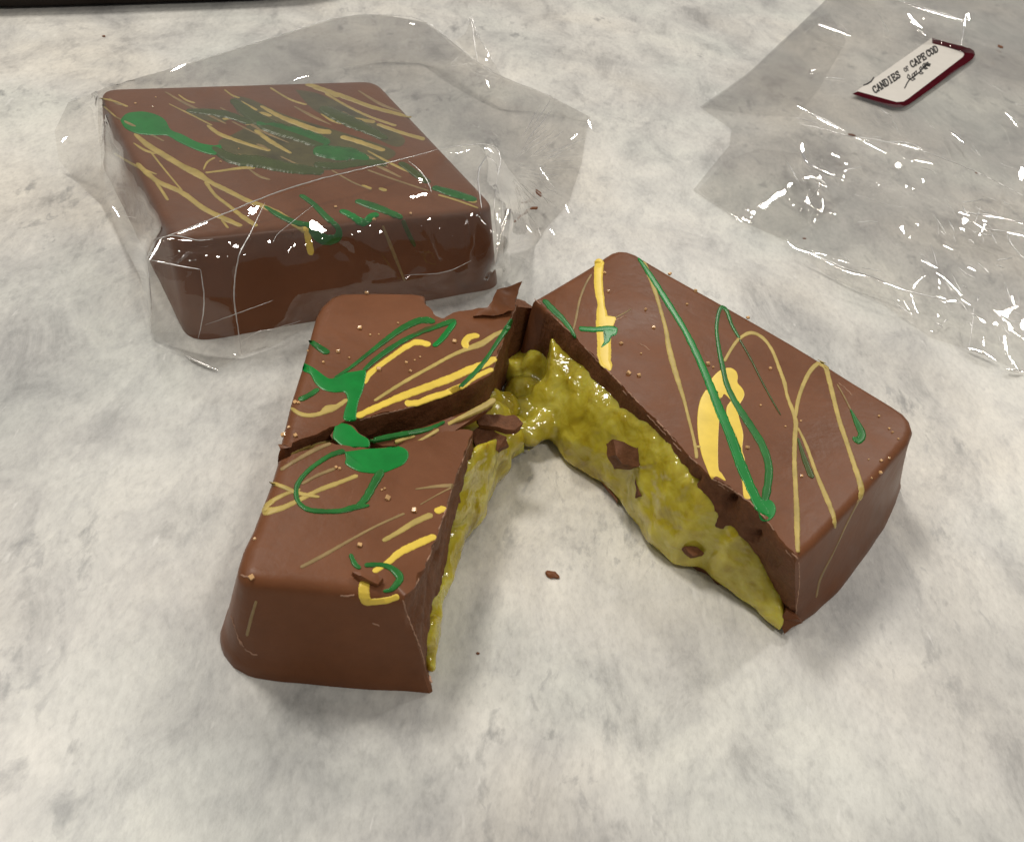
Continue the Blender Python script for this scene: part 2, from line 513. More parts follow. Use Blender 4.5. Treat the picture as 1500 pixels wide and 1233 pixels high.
def blob(name, zf, pts, mat, parent, bvhs, zfall=H_BAR, lift=None):
    """a flat spilled patch on the chocolate from its traced outline"""
    if lift is None: lift = .011 if name.startswith('green') else .005
    tr = [zf(*p) for p in pts]
    ring = catmull(tr + [tr[0]], 5)[:-1]
    ring = resample(ring, step=1.8, closed=True)
    c0 = Vector((sum(p[0] for p in ring) / len(ring), sum(p[1] for p in ring) / len(ring)))
    n = len(ring)
    area = sum(ring[i][0] * ring[(i + 1) % n][1] - ring[(i + 1) % n][0] * ring[i][1] for i in range(n))
    sg = 1 if area > 0 else -1
    verts = []; loops = []
    for inset, zz in ((0, -0.006), (0.15, lift * .5), (0.9, lift * .9), (2.0, lift)):
        lp = []
        for i in range(n):
            a = ring[i - 1]; b = ring[(i + 1) % n]
            t = Vector((b[0] - a[0], b[1] - a[1]))
            t = t.normalized() if t.length else Vector((1, 0))
            q = (ring[i][0] - t.y * inset * sg, ring[i][1] + t.x * inset * sg)
            h = hit(bvhs, q[0], q[1], zfall)
            lp.append(len(verts)); verts.append(h[0] + h[1] * zz)
        loops.append(lp)
    faces = []
    for a, b in zip(loops, loops[1:]):
        for i in range(n):
            j = (i + 1) % n
            faces.append((a[i], a[j], b[j], b[i]))
    faces.append(tuple(loops[-1]))
    base = world_base(parent)
    bm = bmesh.new()
    vv = [bm.verts.new((v - base) * CM) for v in verts]
    for f in faces:
        try: bm.faces.new([vv[i] for i in f])
        except ValueError: pass
    bmesh.ops.triangulate(bm, faces=[f for f in bm.faces if len(f.verts) > 4])
    bmesh.ops.recalc_face_normals(bm, faces=bm.faces[:])
    me = bpy.data.meshes.new(name); bm.to_mesh(me); bm.free()
    return link_mesh(name, me, mat, parent, True, 50)

# shared sugar crystal meshes
def crystal_mesh(seed):
    rng = random.Random(seed)
    bm = bmesh.new(); bmesh.ops.create_cube(bm, size=1)
    for v in bm.verts: v.co = Vector((v.co.x * rng.uniform(.8, 1.2), v.co.y * rng.uniform(.7, 1.1), v.co.z * rng.uniform(.7, 1.0)))
    bmesh.ops.bevel(bm, geom=bm.edges[:], offset=0.10, segments=1, affect='EDGES')
    me = bpy.data.meshes.new('sugar_crystal'); bm.to_mesh(me); bm.free()
    me.materials.append(M['gold'])
    return me
CRY = [crystal_mesh(s) for s in range(4)]
def crystals(zf, pts, parent, bvhs, seed=1, size=0.044):
    rng = random.Random(seed)
    base = world_base(parent)
    for p in pts:
        h = hit(bvhs, *zf(*p), H_BAR)
        o = bpy.data.objects.new('sugar_crystal', rng.choice(CRY)); col.objects.link(o)
        o.parent = parent
        s = size * rng.uniform(.55, 1.45)
        o.location = (h[0] + h[1] * s * 0.22 - base) * CM
        o.rotation_euler = (rng.uniform(-.5, .5), rng.uniform(-.5, .5), rng.uniform(0, 3.1))
        o.scale = (s * CM, s * CM, s * CM * .9)

def shard(name, corners, thick, mat, parent, seed=0, sub=3):
    """an irregular splinter: corners = 3D points of its upper face, thickness along the face normal"""
    rng = random.Random(seed)
    c = [Vector(p) for p in corners]
    nrm = Vector((0, 0, 0))
    for i in range(len(c)):
        a = c[i]; b = c[(i + 1) % len(c)]
        nrm += a.cross(b)
    nrm.normalize()
    if nrm.z < 0: nrm = -nrm
    bm = bmesh.new()
    top = [bm.verts.new(p) for p in c]
    bot = [bm.verts.new(p - nrm * thick * rng.uniform(.75, 1.1)) for p in c]
    bm.faces.new(top); bm.faces.new(list(reversed(bot)))
    for i in range(len(c)):
        j = (i + 1) % len(c)
        bm.faces.new((top[i], bot[i], bot[j], top[j]))
    bmesh.ops.triangulate(bm, faces=bm.faces[:])
    bmesh.ops.subdivide_edges(bm, edges=bm.edges[:], cuts=sub, use_grid_fill=True)
    for v in bm.verts:
        p = v.co
        v.co += Vector((nz(p.x * 6, p.y * 6, p.z * 6 + seed), nz(p.x * 6 + 9, p.y * 6, p.z * 6), nz(p.x * 6, p.y * 6 + 7, p.z * 6))) * 0.035
    bmesh.ops.recalc_face_normals(bm, faces=bm.faces[:])
    return bm_obj(name, bm, mat, parent, True, 30)

# ================================================================== RIGHT HALF
cutR = [(782, 437), (812, 465), (844, 496), (870, 523), (897, 550), (936, 591), (958, 612), (985, 641), (1014, 672),
        (1042, 700), (1064, 711), (1101, 737), (1128, 768), (1148, 797), (1168, 817)]
outR = [(782, 437, 1, .12), (813, 419, 1, .12), (840, 403, 1, .12), (863, 389, 1, .12), (880, 378, 1, .12), (887, 373, 1, .12), (895, 368, 1, .12),
        (906, 365, 1, .12), (919, 366, 1, .12), (933, 371, 1, .12), (944, 378, 1, .12), (981, 400, 1, .12), (1060, 444, 1, .12), (1101, 467, 1, .12),
        (1160, 501, 1, .12), (1198, 524, 1, .12), (1250, 557, 1, .12), (1308, 592, 1, .12), (1326, 604, 1, .12), (1336, 616, 1, .12), (1340, 630, 1, .14),
        (1334, 646, 1, (1317, 716)), (1318, 664, 1, (1311, 736)), (1291, 696, 1, (1294, 773)), (1265, 725, 1, (1266, 813)), (1246, 745, 1, (1246, 841)), (1226, 767, 1, (1224, 866)), (1196, 797, 1, (1194, 896)), (1170, 818, 1, (1168, 914))]
cR = U(1060, 640, 0)
rh = empty('chocolate_half', (cR.x, cR.y, 0), 'right half of the broken chocolate bar, oozing olive cream along its cut', 'chocolate', 'broken halves of the chocolate bar')
outR_all = outR + [(1166, 815, 0, (1160, 915)), (1148, 797, 0, (1140, 895)), (1128, 768, 0, (1112, 865))] + [(x, y, 0, .03) for x, y in reversed(cutR[1:-3])]
shellR, bvR = block('shell', outR_all, rh, 0, seed=1, dents=[(1070, 733, 9, .22), (1105, 782, 8, .20), (1020, 702, 5, .1), (1090, 800, 4, .06)])
BR = [bvR]

Y, YM, YD, G, GM, GD = (M[k] for k in ('yellow', 'yellow_mid', 'yellow_dull', 'green', 'green_mid', 'green_dull'))
def yel(zf, pts, w, mat, par, bv, **k): return ribbon('yellow_drizzle', zf, pts, w, mat, par, bv, **k)
def grn(zf, pts, w, mat, par, bv, **k):
    k.setdefault('lift', .0085)
    return ribbon('green_drizzle', zf, pts, w, mat, par, bv, **k)

yel(Z3, [(495, 105), (488, 180), (490, 260), (502, 340), (508, 420), (515, 480), (518, 560), (520, 630), (548, 690)], [62, 50, 52, 46, 70, 84, 82, 76, 22], Y, rh, BR)
blob('yellow_drizzle', Z3, [(500, 400), (545, 403), (580, 412), (570, 445), (555, 470), (500, 470)], Y, rh, BR)
yel(Z3, [(452, 185), (420, 240), (390, 320), (370, 420), (355, 480)], [10, 13, 14, 14, 10], YD, rh, BR)
yel(Z3, [(575, 412), (620, 390), (660, 365)], [10, 8, 5], YD, rh, BR)
yel(Z3, [(725, 115), (750, 180), (780, 260), (810, 360), (840, 470), (855, 560), (880, 660), (910, 760), (935, 840), (955, 920), (985, 1040), (1000, 1120), (1000, 1148)],
    [18, 26, 24, 20, 22, 32, 34, 28, 20, 17, 17, 22, 22], YM, rh, BR)
yel(Z4, [(212, 765), (238, 765)], 14, YM, rh, BR)
yel(Z4, [(360, 320), (400, 250), (440, 200), (500, 170), (560, 195), (610, 260), (650, 360), (675, 430), (690, 500), (720, 580), (735, 640), (730, 720), (728, 850), (735, 1000), (740, 1100), (742, 1220), (745, 1320)],
    [18, 18, 20, 20, 18, 18, 20, 22, 18, 22, 26, 28, 28, 28, 34, 32, 22], YM, rh, BR)
yel(Z4, [(733, 610), (745, 530), (770, 450), (810, 370), (855, 330), (890, 350), (905, 400), (925, 480), (960, 620), (1000, 740), (1040, 860), (1070, 950), (1078, 1000), (1066, 1045)],
    [22, 24, 24, 26, 26, 30, 28, 26, 26, 26, 28, 32, 32, 16], YM, rh, BR)
yel(Z5, [(1243, 350), (1180, 470), (1110, 620), (1050, 740), (1030, 830)], [10, 8, 8, 12, 10], YD, rh, BR)
yel(Z4, [(745, 665), (790, 760), (840, 900), (890, 1020), (930, 1120), (942, 1190)], [12, 18, 22, 28, 26, 12], YM, rh, BR)
blob('yellow_drizzle', Z4, [(262, 470), (235, 520), (220, 600), (222, 700), (240, 800), (265, 870), (288, 925), (300, 938), (318, 920), (368, 944), (348, 905), (331, 880), (328, 780), (331, 680), (338, 560), (330, 470)], Y, rh, BR)
blob('yellow_drizzle', Z4, [(270, 470), (290, 415), (335, 368), (385, 352), (420, 368), (432, 400), (430, 430), (458, 465), (465, 500), (440, 545), (420, 560), (392, 520), (360, 490), (345, 510), (300, 500)], Y, rh, BR)
blob('yellow_drizzle', Z4, [(400, 520), (372, 560), (376, 620), (402, 680), (430, 740), (446, 800), (440, 880), (455, 960), (463, 1030), (498, 1036), (497, 1000), (478, 930), (468, 830), (455, 780), (460, 700), (440, 620), (425, 560)], Y, rh, BR)
grn(Z4, [(-88, -220), (-20, -120), (60, 5), (150, 150), (220, 290), (280, 430), (330, 560), (390, 700), (440, 840), (490, 960), (540, 1060), (585, 1120)],
    [14, 30, 34, 34, 38, 46, 52, 56, 58, 56, 60, 60], G, rh, BR)
blob('green_drizzle', Z4, [(530, 1050), (570, 1035), (610, 1050), (630, 1085), (622, 1125), (598, 1150), (572, 1156), (550, 1146), (540, 1110)], G, rh, BR)
grn(Z4, [(572, 1050), (590, 950), (592, 860), (560, 760), (500, 660), (440, 570), (400, 500), (370, 430), (350, 340), (332, 250), (320, 150), (330, 70), (348, 36), (375, 60), (400, 130), (440, 200)],
    [50, 48, 46, 42, 40, 38, 34, 30, 28, 24, 22, 22, 22, 20, 17, 14], GM, rh, BR)
grn(Z4, [(440, 205), (500, 310), (560, 430), (620, 540), (655, 600)], [12, 10, 9, 8, 5], GD, rh, BR)
grn(Z3, [(385, 470), (470, 475), (540, 470), (580, 478)], [30, 28, 32, 40], G, rh, BR)
blob('green_drizzle', Z3, [(505, 462), (582, 462), (582, 500), (556, 512), (545, 540), (500, 570), (522, 520)], G, rh, BR)
grn(Z3, [(203, 318), (250, 370), (300, 420), (340, 470), (370, 520)], [26, 34, 30, 25, 12], GM, rh, BR)
grn(Z4, [(1020, 570), (1050, 630), (1075, 680), (1080, 710), (1060, 733), (1035, 715)], [8, 28, 42, 48, 44, 14], GM, rh, BR)
grn(Z4, [(950, 440), (985, 500), (1020, 570)], [6, 7, 8], YD, rh, BR)
grn(Z4, [(745, 720), (780, 830), (820, 930)], [10, 28, 34], GD, rh, BR)
crystals(Z3, [(540, 275), (520, 180), (995, 275), (950, 343), (1270, 415), (775, 465), (607, 548), (1060, 655), (1088, 672), (1385, 680), (735, 370), (645, 705), (700, 715), (710, 600), (860, 185)], rh, BR, 3)
crystals(Z4, [(165, 22), (482, 92), (602, 357), (1240, 690), (1222, 672), (1270, 725), (1170, 607), (1115, 832), (1180, 840), (1220, 825), (1175, 900), (1130, 930), (765, 920), (760, 632), (550, 550), (480, 770), (680, 660)], rh, BR, 4)

# ================================================================== LEFT HALF (cracked across)
cL = U(520, 760, 0)
lh = empty('chocolate_half', (cL.x, cL.y, 0), 'left half of the broken chocolate bar, cracked across with a green blob on the crack', 'chocolate', 'broken halves of the chocolate bar')
outB = [(407, 661, 1, .12), (417, 622, 1, .12), (426, 585, 1, .12), (444, 529, 1, .12), (456, 484, 1, .12), (463, 459, 1, .12), (471, 445, 1, .12), (484, 433, 1, .12), (500, 427, 1, .12),
        (548, 426, 1, .12), (604, 427, 1, .12), (618, 429, 1, .12), (624, 433, .4, .0), (624, 443, 0, 0), (636, 460, 0, 0), (648, 467, 0, 0), (664, 455, .2, .1), (692, 451, .3, .1), (717, 446, .3, .1), (745, 444, .3, .0),
        (758, 446, 0, .05), (748, 468, 0, .05), (740, 493, 0, .05), (728, 521, 0, .05), (722, 545, 0, -.05), (699, 560, 0, -.1), (668, 571, 0, -.1), (640, 583, 0, -.1), (604, 595, 0, -.1), (576, 602, 0, -.08),
        (548, 609, 0, -.05), (521, 616, 0, -.03), (503, 619, 0, -.02), (486, 624, 0, 0), (450, 641, 0, 0), (422, 652, 0, 0)]
outF = [(407, 668, 1, .12), (425, 665, 0, 0), (455, 656, 0, 0), (486, 646, 0, 0), (506, 652, 0, -.05), (537, 656, 0, -.1), (576, 653, 0, -.1), (600, 648, 0, -.1), (626, 641, 0, -.1), (652, 631, 0, -.1), (676, 629, 0, -.1), (696, 629, 0, 0),
        (682, 664, 0, .05), (663, 714, 0, .08), (656, 742, 0, .1), (640, 784, 0, .12), (630, 812, 0, .15), (622, 832, 0, .2), (608, 862, 0, (628, 985)), (594, 875, 0, (634, 1012)),
        (588, 876, 1, (632, 1014)), (560, 873, 1, (595, 1011)), (520, 868, 1, (545, 1008)), (470, 862, 1, (482, 1003)), (410, 857, 1, (412, 996)), (375, 854, 1, (368, 989)), (357, 849, 1, (342, 975)), (347, 839, 1, (328, 955)), (347, 826, 1, (324, 935)), (355, 800, 1, (333, 902)), (370, 770, 1, .12), (395, 706, 1, .12)]
shellB, bvB = block('rear_shell', outB, lh, 0, seed=2)
shellF, bvF = block('front_shell', outF, lh, 0, seed=3, fillet=0.13, dents=[(612, 838, 9, .12), (640, 812, 5, .1)])
BL = [bvB, bvF]

# ------------------------------------------------------------------ soft filling
def remesh(bm, name, mat, parent, voxel, amp=(.06, .03), seed=0, smooth=4):
    me = bpy.data.meshes.new('tmp'); bm.to_mesh(me); bm.free()
    o = bpy.data.objects.new('tmp', me); col.objects.link(o)
    md = o.modifiers.new('r', 'REMESH'); md.mode = 'VOXEL'; md.voxel_size = voxel
    sm = o.modifiers.new('s', 'SMOOTH'); sm.iterations = smooth; sm.factor = 0.6
    dg = bpy.context.evaluated_depsgraph_get(); dg.update()
    ev = o.evaluated_get(dg)
    b2 = bmesh.new(); b2.from_mesh(ev.to_mesh()); ev.to_mesh_clear()
    bpy.data.objects.remove(o); bpy.data.meshes.remove(me)
    b2.normal_update()
    cs = []
    for v in b2.verts:
        p = v.co
        d = amp[0] * nz(p.x * 2.3, p.y * 2.3, p.z * 3.0 + seed) + amp[1] * nz(p.x * 5.5, p.y * 5.5, p.z * 5.5 + seed)
        d += amp[1] * 0.4 * nz(p.x * 11, p.y * 11, p.z * 11 + seed)
        q = v.co + v.normal * d
        if q.z < 0.015: q.z = 0.015
        cs.append(q)
    for v, q in zip(b2.verts, cs): v.co = q
    bmesh.ops.smooth_vert(b2, verts=b2.verts[:], factor=0.4, use_axis_x=True, use_axis_y=True, use_axis_z=True)
    return bm_obj(name, b2, mat, parent)
def add_ball(bm, px, py, z, r, sx=1, sy=1, sz=1):
    c = U(px, py, z)
    mt = Matrix.Translation(c) @ Matrix.Diagonal((sx, sy, sz, 1))
    bmesh.ops.create_icosphere(bm, subdivisions=2, radius=r, matrix=mt)
def add_sheet(bm, inner, outer, bvhs, n=60, z_out=0.10, depth=0.25, bulge=0.14, z_in=1.1, lift_in=0.07):
    """a slumping band: from the traced upper line on the cut wall down to the traced foot line near the table"""
    ia = resample(inner, n=n); oa = resample(outer, n=n)
    rows = []
    for qi, ((ix, iy), (ox, oy)) in enumerate(zip(ia, oa)):
        h = hit(bvhs, ix, iy)
        a = h[0] if h else U(ix, iy, z_in)
        if a.z < 0.25: a = U(ix, iy, 0.25)
        a = a + Vector((0, 0, lift_in))
        b = U(ox, oy, z_out)
        out = Vector((b.x - a.x, b.y - a.y, 0))
        d = out.length; out = out.normalized() if d > 1e-5 else Vector((0, -1, 0))
        back = -out * (depth * (1 - .85 * max(0, (qi / n - .75) / .25, (.12 - qi / n) / .12)))
        p0 = a + back; p1 = a + out * (0.30 * d) + Vector((0, 0, bulge * .6)); p2 = b + Vector((0, 0, a.z * 0.55)) + out * 0.02; p3 = b.copy()
        row = []
        for k in range(12):
            t = k / 11
            row.append(p0 * (1 - t) ** 3 + p1 * (3 * t * (1 - t) ** 2) + p2 * (3 * t * t * (1 - t)) + p3 * t ** 3)
        row.append(b + back * 0.8 + Vector((0, 0, -0.05)))
        row.append(Vector((a.x, a.y, 0.08)) + back)
        rows.append([bm.verts.new(v) for v in row])
    m_ = len(rows[0])
    for r0, r1 in zip(rows, rows[1:]):
        for k in range(m_):
            j = (k + 1) % m_
            bm.faces.new((r0[k], r0[j], r1[j], r1[k]))
    bm.faces.new(list(reversed(rows[0]))); bm.faces.new(rows[-1])
    bmesh.ops.recalc_face_normals(bm, faces=bm.faces[:])

inR = [(806, 497), (818, 512), (841, 532), (866, 557), (897, 582), (922, 602), (953, 627), (975, 647), (997, 675), (1018, 700), (1046, 733), (1070, 764), (1095, 795), (1113, 822), (1128, 853), (1141, 878), (1150, 893)]
ouR = [(788, 636), (809, 648), (824, 670), (841, 685), (877, 706), (905, 733), (938, 779), (947, 798), (987, 828), (1030, 834), (1042, 850), (1076, 874), (1122, 905), (1142, 926)]
bm = bmesh.new()
add_sheet(bm, inR, ouR, BR)
for a in [(797, 535, .55, .40), (780, 525, .34, .38), (762, 545, .24, .34), (765, 575, .30, .34), (808, 585, .55, .38), (792, 600, .36, .36), (778, 590, .26, .34), (770, 612, .30, .30), (792, 622, .36, .30), (778, 634, .30, .26), (760, 605, .32, .30), (752, 628, .34, .26)]:
    add_ball(bm, *a)
remesh(bm, 'cream_filling', M['cream'], rh, 0.045, (.05, .020), 3, 8)

inL = [(700, 632), (690, 665), (678, 706), (667, 756), (656, 804), (648, 845), (640, 876), (628, 913), (624, 940), (629, 975)]
ouL = [(775, 661), (749, 676), (745, 691), (728, 706), (719, 732), (706, 767), (685, 795), (672, 820), (660, 860), (650, 892), (645, 930), (638, 990)]
bm = bmesh.new()
add_sheet(bm, inL, ouL, BL, n=50, depth=.30, bulge=.1, z_in=1.0, lift_in=0.0)
for a in [(738, 600, .40, .32), (712, 585, .60, .28), (690, 592, .74, .26), (660, 603, .85, .26), (632, 613, .85, .24), (605, 622, .85, .22), (720, 615, .7, .34), (740, 640, .5, .32), 
          (700, 640, .7, .3), (720, 650, .5, .3)]:
    add_ball(bm, *a)
remesh(bm, 'cream_filling', M['cream'], lh, 0.045, (.06, .02), 11)

# embedded splinters of chocolate
def tri(zf, pts, z): return [U(*zf(x, y), z + dz) for x, y, dz in pts]
shard('chocolate_splinter', tri(Z5, [(55, 75, .08), (110, 85, .12), (165, 120, .02), (215, 105, .06), (275, 95, .0), (235, 175, -.1), (180, 205, -.14), (105, 200, -.1), (70, 150, 0)], 1.16), .3, M['broken'], rh, 1)
shard('chocolate_splinter', tri(Z5, [(165, 215, .0), (210, 215, .0), (215, 350, -.2), (175, 345, -.2)], .85), .15, M['broken'], rh, 2)
shard('chocolate_splinter', tri(Z5, [(395, 585, .0), (450, 580, .0), (490, 620, -.05), (440, 635, -.05)], .55), .12, M['broken'], rh, 3)
shard('chocolate_splinter', tri(Z3, [(195, 500, .0), (235, 500, 0), (265, 560, -.05), (225, 545, -.05)], 1.15), .08, M['broken'], rh, 4)
# torn base lip peeking out beneath the filling
shard('base_lip', tri(Z5, [(-30, 225, 0), (20, 290, 0), (80, 372, 0), (60, 310, .0), (-10, 215, 0)], .10), .06, M['choc'], rh, 5, 2)
# hollow corner of the shell
shard('chocolate_splinter', tri(Z5, [(885, 890, .05), (950, 935, .0), (960, 950, -.1), (870, 1005, -.3), (868, 940, -.1)], .35), .08, M['choc'], rh, 6)

# added dark chocolate piece standing in for the shadowed gap between the halves
shard('shadow_gap_piece', [U(748, 452, 1.45), U(768, 450, 1.45), U(784, 452, 1.35), U(794, 490, .7), U(790, 525, .25), U(765, 540, .12), U(740, 535, .3)], .3, M['broken'], lh, 21, 3)
# left: raised flap at the far edge, splinters in the crack
shard('broken_flap', [U(693, 463, 1.75), U(722, 463, 1.76), U(751, 455, 1.80), U(758, 432, 1.96), U(763, 413, 2.10), U(757, 414, 2.10), U(728, 424, 2.0), U(721, 440, 1.88), U(712, 452, 1.79)], .24, M['choc'], lh, 7, 3)
shard('chocolate_splinter', tri(Z1, [(1140, 760, .0), (1180, 735, .0), (1330, 745, .05), (1375, 790, .0), (1340, 820, .0), (1150, 790, .0)], 1.25), .12, M['broken'], lh, 8)
shard('chocolate_splinter', tri(Z1, [(1120, 830, .0), (1150, 800, .05), (1290, 850, .05), (1300, 890, -.05), (1255, 925, -.1), (1130, 920, -.1)], 1.10), .22, M['broken'], lh, 9)
shard('chocolate_splinter', tri(Z1, [(390, 800, .0), (435, 782, .0), (485, 798, .0), (525, 838, .0), (575, 872, .0), (578, 912, -.02), (500, 916, 0), (440, 916, .0), (398, 884, .0), (376, 850, .0)], 1.69), .25, M['choc'], lh, 10, 2)
# the thin flake that carries drizzle across the crack
sh1 = [U(*Z1(x, y), z) for x, y, z in [(575, 872, 1.60), (700, 843, 1.60), (830, 822, 1.59), (960, 776, 1.56), (1100, 725, 1.50), (1232, 655, 1.46), (1228, 690, 1.43), (1120, 760, 1.46), (980, 850, 1.52), (800, 905, 1.55), (640, 905, 1.57)]]
shard('chocolate_flake', sh1, .12, M['choc'], lh, 12, 2)
bF2 = BVHTree.FromPolygons([v for v in sh1], [tuple(range(len(sh1)))])
BX = [bF2]
bB2 = [BVHTree.FromPolygons(tri(Z1, [(340, 760, 0), (620, 760, 0), (620, 940, 0), (340, 940, 0)], 1.70), [(0, 1, 2, 3)])]

grn(Z1, [(265, 355), (320, 395), (362, 422)], [30, 36, 36], GM, lh, BL)
blob('green_drizzle', Z1, [(235, 470), (290, 500), (360, 550), (400, 545), (440, 525), (500, 515), (555, 510), (555, 560), (540, 620), (520, 670), (510, 720), (502, 772), (442, 768), (445, 720), (460, 670), (445, 625), (390, 625), (330, 610), (290, 575), (265, 530), (225, 510)], G, lh, BL)
grn(Z1, [(310, 605), (260, 640), (205, 665)], [22, 30, 26], GM, lh, BL)
grn(Z1, [(395, 548), (470, 500), (560, 430), (650, 360), (740, 295), (820, 255), (870, 247), (918, 258)], [14, 18, 22, 30, 36, 38, 36, 26], GM, lh, BL)
grn(Z1, [(545, 512), (600, 460), (680, 400), (770, 345), (850, 310), (930, 280), (1000, 255), (1030, 250)], [20, 28, 30, 26, 24, 26, 30, 22], GM, lh, BL)
grn(Z1, [(800, 330), (870, 300), (930, 275)], [20, 30, 16], GD, lh, BL)
grn(Z1, [(1025, 255), (990, 300), (950, 350), (910, 385)], [28, 34, 32, 26], G, lh, BL)
blob('green_drizzle', Z1, [(395, 800), (430, 785), (480, 800), (520, 840), (570, 870), (572, 908), (500, 910), (445, 912), (402, 880), (383, 855)], G, lh, bB2, 1.70)
blob('green_drizzle', Z1, [(445, 935), (500, 928), (560, 920), (650, 915), (720, 905), (770, 925), (780, 960), (755, 1000), (690, 1030), (650, 1045), (600, 1048), (560, 1045), (510, 1035), (450, 1000), (452, 970)], G, lh, BL)
grn(Z1, [(640, 1030), (595, 1110), (555, 1180), (510, 1225)], [55, 46, 44, 30], GM, lh, BL)
grn(Z1, [(447, 930), (380, 950), (320, 985), (260, 1030), (215, 1080), (193, 1130), (200, 1190), (240, 1230), (300, 1245), (420, 1245), (500, 1225), (575, 1215)], [30, 27, 24, 24, 26, 28, 26, 26, 26, 28, 32, 14], GM, lh, BL)
grn(Z1, [(1322, 250), (1270, 325), (1220, 400), (1180, 460), (1120, 530), (1045, 602)], [30, 28, 22, 25, 28, 24], GM, lh, BL)
grn(Z2, [(762, 398), (785, 450), (815, 475)], [24, 30, 22], GM, lh, BL)
grn(Z2, [(835, 457), (920, 455), (980, 475), (1020, 520), (1000, 560), (970, 585), (932, 592)], [26, 28, 36, 46, 36, 26, 14], GM, lh, BL)
grn(Z1, [(588, 882), (700, 858), (820, 838), (900, 818), (965, 785)], [24, 26, 28, 26, 16], GM, lh, BX, zfall=1.5, lift=.045)
yel(Z1, [(705, 892), (770, 872), (810, 862)], [18, 18, 14], YM, lh, BX, zfall=1.5, lift=.045)
yel(Z1, [(780, 920), (880, 860), (1000, 790), (1100, 740), (1170, 705), (1228, 668)], [20, 18, 20, 30, 36, 34], YM, lh, BX, zfall=1.5, lift=.045)

yel(Z1, [(165, 705), (210, 735), (260, 745), (320, 735), (360, 712), (410, 695), (460, 660)], [20, 24, 24, 26, 46, 28, 26], YM, lh, BL)
yel(Z1, [(550, 580), (575, 530), (620, 490), (690, 440), (770, 385), (830, 362), (895, 378)], [20, 34, 30, 30, 32, 34, 34], Y, lh, BL)
yel(Z1, [(600, 670), (700, 605), (800, 545), (900, 490), (1000, 435), (1080, 400), (1160, 370), (1230, 325), (1285, 298)], [16, 20, 20, 20, 20, 24, 36, 26, 18], YM, lh, BL)
yel(Z1, [(1150, 325), (1100, 335), (1075, 365), (1090, 398)], [26, 36, 44, 36], Y, lh, BL)
yel(Z1, [(505, 752), (640, 690), (760, 640), (880, 595), (1000, 550), (1100, 505), (1180, 475), (1238, 442)], [36, 38, 42, 44, 44, 42, 42, 34], Y, lh, BL)
yel(Z1, [(760, 682), (830, 677), (900, 650), (980, 625), (1060, 590), (1130, 545), (1222, 500)], [38, 34, 36, 34, 34, 30, 30], Y, lh, BL)
yel(Z1, [(165, 950), (250, 915), (330, 890), (380, 880)], [18, 22, 22, 16], YM, lh, BL)
yel(Z1, [(110, 1030), (200, 975), (290, 925), (375, 890)], [18, 22, 24, 18], YD, lh, BL)
yel(Z1, [(220, 1105), (300, 1060), (395, 1022)], [16, 18, 18], YD, lh, BL)
yel(Z1, [(62, 1095), (130, 1120), (200, 1150), (315, 1172)], [20, 24, 26, 14], YM, lh, BL)
yel(Z2, [(305, 178), (400, 158), (500, 112), (600, 62), (700, 25), (800, -14)], [44, 32, 26, 26, 26, 22], YM, lh, BL)
yel(Z2, [(300, 168), (350, 122), (420, 85), (500, 58)], [34, 26, 22, 16], YM, lh, BL)
yel(Z1, [(815, 1130), (930, 1115), (1015, 1110)], [8, 18, 25], YD, lh, BL)
yel(Z1, [(840, 1212), (930, 1160), (1012, 1118)], [5, 8, 10], YD, lh, BL)
yel(Z2, [(500, 468), (620, 405), (760, 325), (900, 250), (1045, 185)], [20, 22, 16, 14, 14], YD, lh, BL)
yel(Z2, [(930, 330), (1010, 285), (1100, 230), (1190, 190)], [24, 30, 34, 38], YM, lh, BL)
yel(Z2, [(1204, 178), (1235, 165), (1262, 156)], [40, 40, 36], Y, lh, BL)
yel(Z2, [(880, 492), (960, 440), (1020, 390), (1110, 345), (1208, 302)], [30, 35, 42, 44, 40], Y, lh, BL)
yel(Z2, [(842, 525), (832, 580), (842, 640), (880, 648), (950, 640), (1018, 618)], [50, 64, 56, 36, 36, 34], Y, lh, BL)
yel(Z2, [(270, 640), (243, 730), (220, 825)], 18, YD, lh, BL)
crystals(Z1, [(560, 105), (525, 290), (580, 325), (625, 322), (725, 263), (255, 408), (412, 412), (470, 445), (335, 468), (768, 470), (812, 457), (790, 515), (625, 505), (205, 680), (188, 678), (155, 808), (188, 852), (130, 848), (400, 1018), (418, 1024), (670, 1180), (640, 1135), (655, 1128), (1020, 360), (840, 440)], lh, BL, 5)
crystals(Z2, [(955, 110), (1095, 172), (810, 353), (262, 320), (245, 520)], lh, BL, 6)
shard('chocolate_curl', tri(Z2, [(770, 488, 0), (830, 498, .0), (900, 505, .02), (935, 520, 0), (900, 545, 0), (850, 530, 0), (800, 512, 0)], 1.80), .07, M['choc'], lh, 15, 2)

